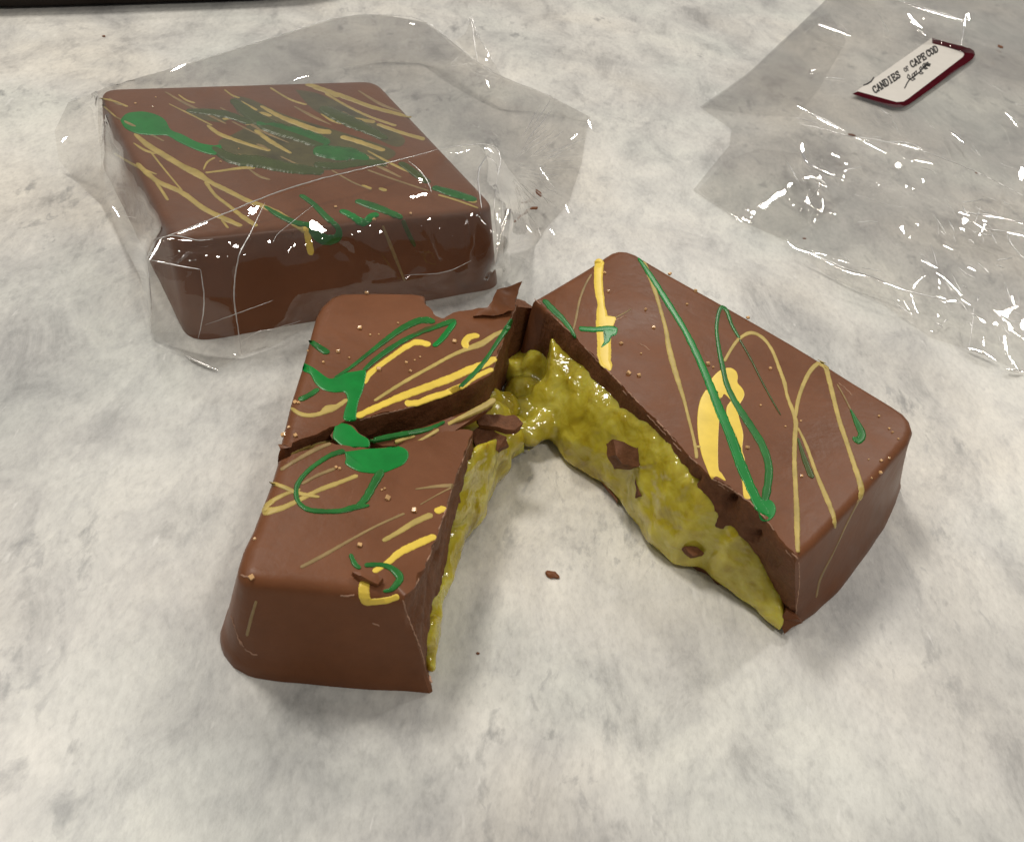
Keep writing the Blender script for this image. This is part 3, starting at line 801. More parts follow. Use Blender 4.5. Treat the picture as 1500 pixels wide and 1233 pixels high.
PX = lambda x, y: (x, y)
def scuffs(pts, par, bv, seed, w=1.6, density=.75):
    w *= .7
    rng = random.Random(seed)
    sm = resample(pts, step=3.0)
    i = 0
    while i < len(sm) - 3:
        k = rng.randint(3, 9)
        if rng.random() < density:
            seg = sm[i:i + k + 1]
            seg = [(x + rng.uniform(-.7, .7), y + rng.uniform(-.7, .7)) for x, y in seg]
            ribbon('scuffed_edge', PX, seg, [rng.uniform(.35, 1.0) * w / ZS for _ in seg], M['scuff'], par, bv, lift=.002, dome=.003)
        i += k
scuffs([(x + 1, y + 1) for x, y in cutR], rh, BR, 1)
scuffs([(x - 3, y + 3) for x, y in cutR[4:]], rh, BR, 2, 1.2, .35)
scuffs([(1170, 822), (1171, 850), (1168, 880), (1165, 905)], rh, BR, 3, 1.4, .9)
scuffs([(695, 632), (681, 666), (663, 714), (655, 742), (639, 784), (630, 812), (620, 832), (607, 862), (590, 877)], lh, BL, 4, 1.8, .85)
scuffs([(590, 878), (597, 902), (608, 930), (616, 950), (623, 976), (633, 1000)], lh, BL, 5, 1.8, .9)
scuffs([(757, 448), (748, 468), (740, 493), (728, 521), (722, 544)], lh, BL, 6, 1.6, .8)
scuffs([(722, 545), (699, 561), (668, 572), (640, 584), (604, 596), (576, 603), (548, 610), (521, 617)], lh, BL, 7, 1.2, .5)

for k, q in enumerate([[(338, 900), (346, 925), (353, 945)], [(352, 938), (360, 952), (372, 958), (398, 961)], [(545, 912), (560, 917), (580, 921)], [(352, 930), (366, 942), (376, 950)], [(498, 873), (512, 872), (520, 871)], [(352, 842), (362, 845), (372, 851)]]):
    scuffs(resample(q, step=4), lh, BL, 20 + k, 1.3, .8)
for k, q in enumerate([[(918, 498), (940, 505), (960, 518)], [(900, 470), (925, 460)], [(958, 650), (975, 668), (990, 690)], [(1228, 560), (1240, 570), (1250, 582)]]):
    scuffs(resample(q, step=4), rh, BR, 40 + k, .8, .5)

# ================================================================== WHOLE BAR in its wrapper
def round_quad(c, r, n=6):
    out = []
    for i in range(4):
        p = Vector(c[i]); a = Vector(c[i - 1]); b = Vector(c[(i + 1) % 4])
        da = (a - p).normalized() * r; db = (b - p).normalized() * r
        for k in range(n + 1):
            t = k / n
            out.append((p + da) * (1 - t) ** 2 + p * 2 * t * (1 - t) + (p + db) * t * t)
    return out
qc = [U(143, 128, H_BAR), U(551, 116, H_BAR), U(730, 304, H_BAR), U(252, 352, H_BAR)]
rq = round_quad(qc, .42)
cW = (qc[0] + qc[1] + qc[2] + qc[3]) / 4
wb = empty('chocolate_bar', (cW.x, cW.y, 0), 'whole square chocolate bar with green and yellow drizzle inside clear film', 'chocolate')
def grow(v, d):
    e = Vector((v.x - cW.x, v.y - cW.y, 0)).normalized() * d
    return Vector((v.x + e.x, v.y + e.y, 0))
qb = [grow(qc[0], .16), grow(qc[1], .16), U(737, 420, 0), U(279, 502, 0)]
rb = round_quad(qb, .42)
shellW, bvW = block('shell', [(*P(v), 1, P(b)) for v, b in zip(rq, rb)], wb, 0, seed=5, fillet=.13)
BW = [bvW]
for pts, w in [([(490, 700), (560, 760), (640, 810), (740, 870), (810, 905), (880, 950), (980, 1000), (1080, 1050), (1150, 1075), (1250, 1120), (1340, 1180), (1390, 1215)], [26, 45, 45, 45, 60, 36, 36, 36, 36, 40, 45, 45]),
               ([(500, 855), (560, 910), (620, 955), (740, 1010), (850, 1090), (950, 1140), (1050, 1185)], [32, 40, 36, 40, 42, 40, 32]),
               ([(600, 950), (640, 1010), (665, 1050)], 24), ([(945, 1150), (980, 1195)], 20), ([(570, 790), (640, 880), (740, 1000)], 14),
               ([(860, 950), (910, 1020), (980, 1075), (1050, 1130), (1130, 1185)], [30, 25, 25, 35, 35]),
               ([(850, 890), (870, 850), (910, 825)], 15), ([(860, 905), (940, 895), (1050, 880), (1120, 880)], [14, 16, 22, 18]),
               ([(975, 815), (1060, 830), (1150, 860)], 14), ([(870, 655), (930, 700), (1020, 735), (1110, 765), (1200, 790)], [22, 30, 28, 24, 20]),
               ([(950, 625), (1010, 622), (1090, 655)], 18), ([(1120, 680), (1200, 740), (1310, 805)], [30, 35, 18]),
               ([(1040, 530), (1090, 560), (1130, 580)], 25), ([(1150, 555), (1250, 610), (1350, 650), (1450, 685), (1520, 692)], [22, 34, 40, 42, 34]),
               ([(1125, 605), (1160, 595), (1205, 610)], 24), ([(310, 515), (380, 530), (455, 560)], 14), ([(320, 550), (400, 620)], 12),
               ([(960, 470), (1000, 500), (1040, 515)], 12), ([(1390, 440), (1480, 470), (1560, 510)], 30), ([(1200, 460), (1300, 520), (1390, 550)], 14)]:
    yel(W1, pts, [q * .72 for q in w] if isinstance(w, list) else w * .72, YM, wb, BW)
for pts, w in [([(0, 455), (150, 505), (300, 560), (450, 600), (510, 615)], [38, 34, 30, 25, 12]), ([(60, 490), (180, 560), (300, 615), (430, 660)], 18),
               ([(120, 590), (200, 620), (320, 640)], 25), ([(330, 650), (440, 690), (580, 730)], 26), ([(140, 715), (240, 745), (370, 790)], 34),
               ([(280, 890), (420, 940), (600, 1000)], 13), ([(650, 1020), (750, 1050), (860, 1090)], 12), ([(780, 1030), (850, 1060)], 34), ([(250, 970), (300, 990)], 22), ([(340, 985), (380, 1000)], 26)]:
    yel(W2, pts, [q * .72 for q in w] if isinstance(w, list) else w * .72, YD if w == 13 else YM, wb, BW)
yel(W3, [(1385, 185), (1400, 260), (1415, 335)], [40, 38, 42], Y, wb, BW)
yel(W4, [(430, 180), (470, 280), (510, 380), (545, 470)], [14, 20, 18, 12], YD, wb, BW)
blob('green_drizzle', W1, [(415, 630), (450, 595), (530, 585), (600, 600), (650, 630), (680, 680), (740, 705), (820, 745), (900, 762), (940, 760), (945, 800), (900, 812), (820, 790), (720, 745), (660, 712), (580, 710), (500, 700), (440, 672)], G, wb, BW)
for pts in [[(1010, 500), (1100, 520), (1250, 590), (1400, 640), (1600, 700), (1850, 790), (1780, 850), (1600, 880), (1400, 900), (1250, 900), (1080, 840), (960, 800), (930, 740), (1010, 700), (1080, 650), (1020, 580)],
            [(1330, 470), (1450, 490), (1600, 560), (1750, 640), (1900, 720), (1860, 770), (1700, 700), (1550, 640), (1420, 570)], [(760, 575), (860, 570), (980, 600), (960, 640), (860, 630), (790, 610)]]:
    blob('green_wash', W1, pts, M['wash'], wb, BW, lift=.002)
rngw = random.Random(77)
for i in range(26):     # fine parallel spatter lines
    x = rngw.uniform(330, 1750); y = rngw.uniform(450, 900); L = rngw.uniform(60, 260)
    yel(W1, [(x, y), (x + L * .5, y + L * .27 + rngw.uniform(-8, 8)), (x + L, y + L * .5)], [rngw.uniform(4, 8), rngw.uniform(8, 16), rngw.uniform(3, 8)], rngw.choice([YD, YD, YM]), wb, BW, zfall=None)
for zf, pts, w, mt_ in [(W1, [(900, 770), (1000, 830), (1150, 850), (1300, 880), (1480, 900)], [40, 60, 70, 60, 40], GD), (W1, [(1000, 520), (1100, 600), (1200, 660), (1330, 700), (1480, 760)], [40, 70, 80, 80, 70], GD),
                        (W1, [(760, 580), (900, 590), (1000, 610), (1100, 650)], [20, 40, 40, 30], GD), (W1, [(1130, 640), (1250, 670), (1400, 720), (1500, 760)], [40, 60, 80, 60], GM),
                        (W2, [(0, 780), (100, 800), (200, 810), (280, 840)], [60, 80, 70, 40], GM), (W2, [(40, 560), (150, 620), (260, 670), (380, 730)], [50, 70, 60, 30], GD),
                        (W2, [(0, 860), (120, 870), (260, 850), (380, 860)], [30, 40, 40, 30], GD), (W2, [(450, 850), (520, 900), (600, 960)], [36, 42, 36], GD), (W2, [(620, 980), (750, 1020), (850, 1050)], [30, 42, 30], GM),
                        (W3, [(1170, 80), (1250, 130), (1330, 165), (1400, 180), (1450, 230), (1500, 245)], [14, 30, 30, 30, 40, 40], GM),
                        (W4, [(50, 190), (80, 230), (130, 255), (190, 245), (200, 200), (165, 160)], [40, 50, 60, 50, 36, 26], GM), (W4, [(0, 20), (70, 70), (140, 140), (175, 165)], [20, 30, 34, 30], GM),
                        (W4, [(210, 100), (270, 130), (330, 165), (375, 130), (410, 122)], [30, 36, 44, 34, 26], G), (W4, [(290, 50), (380, 80), (460, 110), (535, 140)], [30, 40, 36, 26], GM), (W4, [(535, 150), (560, 210), (600, 290)], [24, 26, 20], GD)]:
    grn(zf, pts, w, mt_, wb, BW)
crystals(W1, [(585, 562), (600, 512), (495, 545), (1035, 780), (940, 850)], wb, BW, 8)
crystals(W4, [(185, 85), (575, 118), (385, 150)], wb, BW, 9)

# ================================================================== clear film
def inside(poly, x, y):
    c = False; n = len(poly)
    for i in range(n):
        x1, y1 = poly[i][:2]; x2, y2 = poly[i - 1][:2]
        if (y1 > y) != (y2 > y) and x < (x2 - x1) * (y - y1) / (y2 - y1) + x1: c = not c
    return c
def film_sheet(name, outline, lines, singles, mat, parent, rnd_n, amp, seed, min_d=14, floor=None, avoid=None, cuts=2, smooth=3, crinkle=0.0):
    """a creased film: traced outline and crease lines with heights, plus small random facets between them"""
    rng = random.Random(seed)
    outline = [tuple(map(float, p)) for p in outline]
    pts = [tuple(p) for p in outline]
    edges = [(i, (i + 1) % len(pts)) for i in range(len(pts))]
    idx = {p[:2]: i for i, p in enumerate(pts)}
    def add(p):
        p = tuple(map(float, p))
        if p[:2] in idx: return idx[p[:2]]
        idx[p[:2]] = len(pts); pts.append(tuple(p)); return len(pts) - 1
    for ln in lines:
        ids = [add(p) for p in ln]
        edges += list(zip(ids, ids[1:]))
    for p in singles: add(p)
    def cdt(pp, ee):
        r = delaunay_2d_cdt([Vector(p[:2]) for p in pp], ee, [list(range(len(outline)))], 1, 1e-4)
        vco, _, fcs, orig = r[0], r[1], r[2], r[3]
        zz = []
        for v, og in zip(vco, orig):
            if og: zz.append(pp[og[0]][2])
            else:
                zz.append(min(((v[0] - q[0]) ** 2 + (v[1] - q[1]) ** 2, q[2]) for q in pp)[1])
        return vco, zz, fcs, orig
    vco, zz, fcs, _ = cdt(pts, edges)
    def interp(x, y):
        for f in fcs:
            a, b, c = (vco[i] for i in f[:3])
            d = (b[1] - c[1]) * (a[0] - c[0]) + (c[0] - b[0]) * (a[1] - c[1])
            if abs(d) < 1e-9: continue
            u = ((b[1] - c[1]) * (x - c[0]) + (c[0] - b[0]) * (y - c[1])) / d
            v = ((c[1] - a[1]) * (x - c[0]) + (a[0] - c[0]) * (y - c[1])) / d
            if u >= -1e-6 and v >= -1e-6 and u + v <= 1 + 1e-6:
                return u * zz[f[0]] + v * zz[f[1]] + (1 - u - v) * zz[f[2]]
        return None
    x0 = min(p[0] for p in outline); x1 = max(p[0] for p in outline); y0 = min(p[1] for p in outline); y1 = max(p[1] for p in outline)
    allp = list(pts); tries = 0; made = 0
    while made < rnd_n and tries < rnd_n * 30:
        tries += 1
        x = rng.uniform(x0, x1); y = rng.uniform(y0, y1)
        if avoid and inside(avoid, x, y): continue
        if not inside(outline, x, y): continue
        if min((x - q[0]) ** 2 + (y - q[1]) ** 2 for q in allp) < min_d ** 2: continue
        z = interp(x, y)
        if z is None: continue
        allp.append((x, y, z + rng.uniform(-amp, amp))); made += 1
    vco, zz, fcs, _ = cdt(allp, edges)
    bm = bmesh.new()
    vv = []
    for v, z in zip(vco, zz):
        p = U(v[0], v[1], max(z, 0.012))
        if floor:
            for _ in range(3):
                zf = floor(p)
                if p.z < zf: p = U(v[0], v[1], zf)
        vv.append(bm.verts.new(p))
    for f in fcs:
        try: bm.faces.new([vv[i] for i in f])
        except ValueError: pass
    bmesh.ops.subdivide_edges(bm, edges=bm.edges[:], cuts=cuts, use_grid_fill=True)
    bmesh.ops.triangulate(bm, faces=bm.faces[:])
    for _ in range(smooth):
        bmesh.ops.smooth_vert(bm, verts=[v for v in bm.verts if not v.is_boundary], factor=0.5, use_axis_x=True, use_axis_y=True, use_axis_z=True)
    for v in bm.verts:
        p = v.co
        if crinkle: v.co.z += crinkle * nz(p.x * 2.5, p.y * 2.5, seed) + crinkle * .4 * nz(p.x * 6, p.y * 6, seed)
        if floor: v.co.z = max(v.co.z, floor(v.co))
        v.co.z = max(v.co.z, 0.012)
    bmesh.ops.recalc_face_normals(bm, faces=bm.faces[:])
    tree = BVHTree.FromBMesh(bm)
    return bm_obj(name, bm, mat, parent), tree
def crease(pts, w, parent, mat=None, name='crease', wob=0.6):
    """a fold in the film: a thin rounded roll of doubled film along a traced line with heights"""
    sm = resample(catmull([tuple(map(float, p)) for p in pts], 6), step=3.0)
    n = len(sm)
    if n < 3: return
    verts = []; faces = []
    for i, (x, y, z) in enumerate(sm):
        k = math.sin(math.pi * (i + .5) / n) ** 0.5
        c = U(x + wob * nz(x * .09, y * .09, 3), y + wob * nz(x * .09, y * .09, 8), z + 0.012)
        a = sm[max(i - 1, 0)]; b = sm[min(i + 1, n - 1)]
        t = (U(*b) - U(*a)).normalized()
        s = t.cross(Vector((0, 0, 1))); s = s.normalized() if s.length > 1e-4 else Vector((1, 0, 0))
        u = s.cross(t)
        r = w * k * (0.75 + 0.5 * abs(nz(x * .12, y * .12, 1)))
        for q in range(6):
            an = q * math.pi / 3
            verts.append(c + s * (math.cos(an) * r) + u * (math.sin(an) * r * .8))
    for i in range(n - 1):
        for q in range(6):
            j = (q + 1) % 6
            faces.append((i * 6 + q, i * 6 + j, (i + 1) * 6 + j, (i + 1) * 6 + q))
    return mesh_obj(name, verts, faces, mat or M['crease'], parent)

# --- wrapper over the whole bar
foot = [v for v in rb]
fc = [(v.x, v.y) for v in foot]
def wrap_floor(p):
    q = cW + (Vector((p.x, p.y, 0)) - Vector((cW.x, cW.y, 0))) * 0.985
    if inside(fc, q.x, q.y): return H_BAR + 0.05
    return 0.012
wr = empty('film_wrapper', (cW.x, cW.y, 0), 'crinkled clear film wrapper tented around the whole chocolate bar', 'wrapper', None)
ridge = [(228, 352, 1.86), (300, 325, 1.95), (395, 286, 2.04), (460, 265, 2.08), (520, 250, 2.08), (590, 233, 2.02), (645, 218, 1.95), (700, 212, 1.72), (735, 235, 1.3)]
w_out = [(80, 192, .8), (100, 150, 1.1), (143, 134, 1.72), (210, 112, 1.62), (280, 92, 1.5), (400, 55, 1.42), (490, 27, 1.32), (525, 22, 1.3), (560, 22, 1.2), (625, 33, 1.1), (660, 60, 1.0), (690, 84, .95), (735, 112, .85), (800, 138, .5), (865, 172, .15),
         (858, 200, .08), (852, 240, .05), (832, 300, .04), (802, 332, .03), (775, 370, .03), (748, 398, .03), (735, 420, .03), (670, 446, .03), (600, 453, .03), (530, 462, .03), (460, 474, .03), (400, 507, .03), (354, 520, .06),
         (318, 541, .03), (273, 521, .04), (221, 486, .15), (206, 408, .25), (195, 385, .2), (147, 296, .05), (110, 262, .06), (86, 235, .25)]
w_lines = [ridge,
           [(228, 352, 1.86), (216, 380, 1.45), (221, 486, .15)], [(216, 380, 1.45), (294, 395, 1.52)], [(294, 395, 1.52), (299, 437, 1.1), (292, 494, .28), (273, 521, .04)],
           [(388, 297, 2.03), (350, 375, 1.75), (343, 420, 1.2), (344, 448, .92), (354, 520, .06)], [(388, 297, 2.03), (395, 286, 2.04)],
           [(143, 134, 1.72), (190, 195, 1.8), (215, 262, 1.8), (240, 330, 1.82), (228, 352, 1.86)],
           [(344, 448, .92), (430, 432, .85), (520, 420, .8), (600, 410, .8), (690, 395, .7), (735, 360, .75)],
           [(735, 235, 1.3), (730, 300, 1.45), (735, 360, .75), (748, 398, .03)],
           [(700, 212, 1.72), (712, 240, 1.8), (706, 275, 1.83), (704, 312, 1.82)],
           [(735, 112, .85), (738, 170, .9), (735, 235, 1.3)], [(735, 235, 1.3), (790, 200, .6), (832, 195, .25)], [(735, 235, 1.3), (790, 255, .5), (852, 240, .05)], [(735, 235, 1.3), (775, 290, .45), (832, 300, .04)], [(730, 300, 1.45), (770, 320, .4), (802, 332, .03)],
           [(600, 237, 2.02), (625, 265, 1.9), (632, 282, 1.86)], [(632, 282, 1.86), (620, 330, 1.7), (650, 400, .8)], [(520, 345, 1.84), (560, 372, 1.4), (590, 410, .8)],
           [(110, 262, .06), (150, 215, .9), (190, 195, 1.8)], [(160, 300, .2), (205, 345, .9), (228, 352, 1.86)]]
w_single = [(350, 120, 1.78), (450, 115, 1.78), (545, 112, 1.78), (215, 128, 1.78), (600, 162, 1.76), (660, 222, 1.76), (482, 345, 1.80), (600, 324, 1.80), (690, 312, 1.80), (300, 200, 1.95), (400, 180, 2.0), (500, 170, 2.0), (560, 200, 2.0),
            (450, 70, 1.5), (560, 70, 1.5), (640, 110, 1.35), (690, 150, 1.0), (450, 320, 1.86), (330, 350, 1.84), (420, 390, 1.4), (530, 390, 1.2)]
filmW, trW = film_sheet('film_top', w_out, w_lines, w_single, M['film'], wr, 80, .05, 7, 22, wrap_floor, None, 3, 1, .004)
# the far side of the tent, falling from the back fold to the countertop
bk = [(143, 134, 1.72), (210, 112, 1.62), (280, 92, 1.5), (400, 55, 1.42), (490, 27, 1.32), (560, 22, 1.2), (625, 33, 1.1), (690, 84, .95), (735, 112, .85), (800, 138, .5), (865, 172, .15)]
def back_side():
    verts = []; faces = []; K = 6
    a = resample(bk, n=40)
    for i, (x, y, z) in enumerate(a):
        t = U(x, y, z)
        for k in range(K + 1):
            s = k / K
            p = Vector((t.x + .12 * nz(i * .21, s * 2) * s, t.y - 0.25 * z * s + .10 * nz(i * .3, s * 3, 4) * s, z * (1 - s) + .012 * s))
            verts.append(p)
    for i in range(len(a) - 1):
        for k in range(K):
            q = i * (K + 1) + k
            faces.append((q, q + 1, q + K + 2, q + K + 1))
    mesh_obj('film_back', verts, faces, M['film'], wr)
back_side()
# ragged upright ear of the seam behind
mesh_obj('film_ear', [U(668, 60, 1.0), U(683, 48, 1.25), U(690, 24, 1.6), U(699, 50, 1.35), U(712, 72, 1.25), U(735, 112, .87), U(700, 92, .95), U(695, 62, 1.22)],
         [(0, 1, 7, 6), (1, 2, 3, 7), (7, 3, 4), (7, 4, 5, 6)], M['film'], wr, True)
for pts, w in [([(683, 48, 1.25), (690, 24, 1.6), (699, 50, 1.35), (712, 72, 1.25), (735, 112, .87)], .010), ([(690, 24, 1.6), (695, 62, 1.22), (700, 92, .95)], .012), (bk[1:], .010), (ridge[:7], .016), ([(645, 218, 1.95), (690, 212, 1.75), (722, 214, 1.6), (733, 232, 1.45), (728, 262, 1.4), (724, 300, 1.4), (728, 345, 1.0)], .016),
               ([(228, 352, 1.86), (216, 380, 1.47)], .035), ([(216, 380, 1.47), (221, 440, .9), (222, 486, .18)], .012), ([(216, 380, 1.47), (255, 388, 1.52), (294, 395, 1.54)], .014),
               ([(294, 395, 1.54), (299, 437, 1.12), (296, 470, .6), (290, 496, .28)], .012), ([(388, 297, 2.05), (365, 345, 1.9), (350, 375, 1.77), (343, 420, 1.22), (344, 448, .94), (350, 490, .4), (354, 518, .08)], .014),
               ([(273, 521, .05), (295, 532, .05), (318, 541, .04)], .03), ([(706, 305, 1.86), (703, 285, 1.87), (700, 262, 1.88), (705, 240, 1.86), (720, 222, 1.7)], .020),
               ([(598, 236, 2.05), (615, 250, 1.97), (627, 268, 1.92), (632, 282, 1.88)], .012), ([(228, 350, 1.9), (255, 345, 1.9), (290, 352, 1.88), (312, 350, 1.88)], .010),
               ([(180, 302, .7), (172, 312, .6), (200, 320, .9)], .006), ([(300, 476, .25), (340, 462, .55), (400, 440, .8)], .008), ([(354, 500, .2), (380, 485, .25), (400, 482, .3), (440, 470, .2)], .012),
               ([(592, 403, .85), (650, 399, .8), (690, 382, .8)], .010), ([(460, 300, 1.9), (410, 340, 1.9), (400, 355, 1.85)], .006)]:
    crease(pts, w, wr)
rng = random.Random(33)
tail_rim = resample([(800, 138, .5), (865, 172, .15), (858, 200, .08), (852, 240, .05), (832, 300, .04), (802, 332, .03), (775, 370, .03), (748, 398, .03)], n=30)
for i in range(30):    # long pleats running from the pinch to the rim
    x1, y1, z1 = tail_rim[i]; f0 = rng.uniform(.15, .6); f1 = min(1, f0 + rng.uniform(.15, .6))
    q = [(738 + (x1 - 738) * f + rng.uniform(-2, 2), 245 + (y1 - 245) * f + rng.uniform(-2, 2), 1.25 * (1 - f) ** 1.3 + z1 * f + .03) for f in (f0, (f0 * 2 + f1) / 3, (f0 + 2 * f1) / 3, f1)]
    crease(q, rng.uniform(.005, .012), wr, name='pleat')
rng = random.Random(21)
for i in range(18):     # fine gathers where the wrapper is pinched at its end
    a = rng.uniform(-0.5, 1.25); r0 = rng.uniform(18, 70); r1 = r0 + rng.uniform(10, 38)
    x0 = 742 + math.cos(a) * r0 * 1.05; y0 = 245 + math.sin(a) * r0; x1 = 742 + math.cos(a + rng.uniform(-.15, .15)) * r1 * 1.05; y1 = 245 + math.sin(a + rng.uniform(-.15, .15)) * r1
    def zz_(x, y):
        return max(.05, 1.1 * (1 - math.hypot(x - 742, y - 245) / 120))
    crease([(x0, y0, zz_(x0, y0)), ((x0 + x1) / 2 + rng.uniform(-2, 2), (y0 + y1) / 2, zz_((x0 + x1) / 2, (y0 + y1) / 2)), (x1, y1, zz_(x1, y1))], rng.uniform(.005, .014), wr, name='gather')

# --- empty bag at the right
bc = U(1330, 280, 0)
bag = empty('empty_bag', (bc.x, bc.y, 0), 'flat empty clear bag with part of a white and burgundy label', 'bag')
b_out = [(1025, 157, .05), (1095, 108, .10), (1203, 7, .12), (1262, -60, .1), (1400, -110, .2), (1560, -80, .2), (1720, 40, .2), (1760, 300, .2), (1720, 640, .03), (1580, 590, .03), (1496, 545, .05), (1458, 528, .10), (1416, 511, .08), (1364, 495, .04), (1294, 446, .03),
         (1207, 400, .03), (1151, 352, .05), (1080, 322, .03), (1015, 279, .03), (1046, 240, .03), (1068, 214, .04), (1072, 190, .05)]
main = [(1040, 163, .08), (1120, 172, .18), (1170, 181, .28), (1210, 190, .36), (1245, 200, .42), (1290, 206, .46), (1355, 223, .42), (1430, 252, .36), (1500, 287, .36), (1620, 345, .3)]
low = [(1151, 352, .05), (1160, 362, .2), (1189, 372, .26), (1240, 394, .3), (1276, 405, .3), (1325, 425, .28), (1392, 441, .2), (1419, 446, .2), (1470, 482, .2), (1540, 520, .2)]
b_lines = [main, low, [(1165, 155, .30), (1190, 168, .34), (1212, 178, .38), (1238, 193, .42)], [(1175, 212, .36), (1178, 232, .44), (1196, 246, .50), (1214, 256, .40), (1228, 259, .22)], [(1196, 246, .5), (1203, 270, .46), (1178, 300, .08)],
           [(1310, -4, .5), (1350, 14, .46), (1412, 30, .36)], [(1198, 36, .36), (1222, 44, .36), (1246, 54, .28)], [(1412, 20, .40), (1408, 66, .34)], [(1405, 311, .34), (1450, 318, .30), (1505, 326, .38)], [(1420, 325, .3), (1446, 338, .24), (1505, 342, .4)],
           [(1245, 283, .14), (1300, 300, .20), (1350, 330, .22), (1420, 370, .24), (1500, 420, .24)], [(1290, 330, .2), (1345, 380, .24), (1370, 393, .3), (1420, 445, .2)], [(1270, 205, .4), (1330, 236, .3), (1420, 262, .26), (1520, 310, .2)],
           [(1025, 157, .05), (1150, 120, .16), (1250, 90, .15)], [(1416, 511, .08), (1424, 456, .25)], [(1210, 10, .1), (1170, 100, .14), (1160, 150, .25)]]
lab = [(1250, 138, .07), (1366, 56, .08), (1426, 78, .08), (1314, 158, .07)]
b_lines.append(lab + [lab[0]])
LABEL_KEEP = set(p[:2] for p in lab)
def raise_(ln, k=1.55): return [(x, y, z if (x, y) in LABEL_KEEP else z * k if z > .12 else z) for x, y, z in ln]
b_lines = [raise_(ln) for ln in b_lines]
main = raise_(main); low = raise_(low)
filmB, trB = film_sheet('film_top', b_out, b_lines, [(1120, 240, .10), (1100, 290, .08), (1220, 330, .12), (1330, 280, .12), (1330, 360, .12), (1450, 160, .2), (1480, 60, .25), (1300, 60, .2), (1380, 190, .2)], M['bag_film'], bag, 150, .08, 5, 15, None, [p[:2] for p in lab], 3, 2, .006)
film_sheet('film_bottom', [(x, y, .012) for x, y, z in b_out], [], [], M['bag_film'], bag, 60, .02, 9, 20, None, None, 2, 2, .01)
film_sheet('film_fold', [(1022, 279, .1), (1062, 236, .16), (1110, 218, .22), (1176, 226, .46), (1205, 262, .48), (1228, 300, .22), (1186, 330, .2), (1146, 352, .14), (1080, 320, .1)], [], [], M['bag_film_dense'], bag, 16, .03, 3, 18, None, None, 3, 2, .01)
film_sheet('film_fold', [(1028, 158, .12), (1095, 110, .16), (1180, 32, .2), (1215, 20, .2), (1240, 60, .24), (1200, 130, .26), (1168, 172, .34), (1100, 168, .2)], [], [], M['bag_film_dense'], bag, 14, .03, 4, 18, None, None, 3, 2, .01)
for pts, w in [ (main[2:9], .014), (low[1:8], .016), (b_lines[2], .03), ([(1175, 212, .37), (1176, 225, .44), (1182, 238, .47), (1196, 247, .51), (1214, 256, .41), (1228, 259, .24)], .035), ([(1183, 258, .40), (1196, 262, .46), (1210, 272, .42)], .045), ([(1203, 272, .46), (1190, 288, .25), (1178, 300, .1)], .014),
               ([(1311, -1, .51), (1345, 10, .47), (1385, 22, .42), (1412, 30, .38)], .028), ([(1198, 36, .37), (1222, 43, .38), (1246, 54, .30)], .03), ([(1415, 22, .40), (1411, 45, .36), (1408, 66, .35)], .018),
               ([(1405, 311, .35), (1450, 316, .32), (1505, 328, .38)], .02), ([(1420, 325, .32), (1446, 336, .26), (1475, 340, .34), (1505, 345, .4)], .02), ([(1250, 284, .15), (1300, 300, .21), (1330, 304, .2)], .006),
               ([(1350, 380, .25), (1360, 385, .28), (1372, 393, .31)], .02), ([(1419, 510, .1), (1424, 480, .18), (1426, 452, .26)], .008), ([(1417, 510, .1), (1440, 516, .12), (1460, 528, .11)], .03), ([(1475, 540, .1), (1498, 544, .1)], .03),
               ([(1290, 208, .46), (1330, 210, .46), (1352, 220, .43)], .02), ([(1392, 192, .22), (1402, 200, .24), (1412, 212, .22)], .03), ([(1472, 165, .22), (1482, 172, .24), (1492, 186, .22)], .016), ([(1496, 245, .3), (1494, 262, .3)], .04),
               ([(1440, 118, .2), (1470, 135, .22)], .006), ([(1345, 44, .3), (1355, 52, .3)], .02), ([(1460, 455, .2), (1480, 470, .2), (1500, 470, .2)], .012)]:
    q = pts if len(pts) > 2 else [pts[0], tuple((a + b) / 2 for a, b in zip(*pts)), pts[1]]
    q2 = []
    for x, y, z in q:      # lie on the film
        h = hit([trB], x, y); q2.append((x, y, h[0].z if h else z))
    crease(q2, w * 1.7, bag)
rng = random.Random(5)
for i in range(80):    # small random wrinkles that catch the lamps
    x = rng.uniform(1150, 1500); y = rng.uniform(10, 500)
    if not inside(b_out, x, y) or inside([p[:2] for p in lab], x, y): continue
    if rng.random() < .5: x = rng.uniform(1370, 1500); y = rng.uniform(290, 500)
    if not inside(b_out, x, y): continue
    h = hit([trB], x, y)
    if not h: continue
    z = h[0].z; an = rng.gauss(.5, .5); L = rng.uniform(4, 18)
    crease([(x - math.cos(an) * L, y - math.sin(an) * L, z), (x, y + rng.uniform(-2, 2), z + .02), (x + math.cos(an) * L, y + math.sin(an) * L, z)], rng.uniform(.005, .022), bag, name='wrinkle')

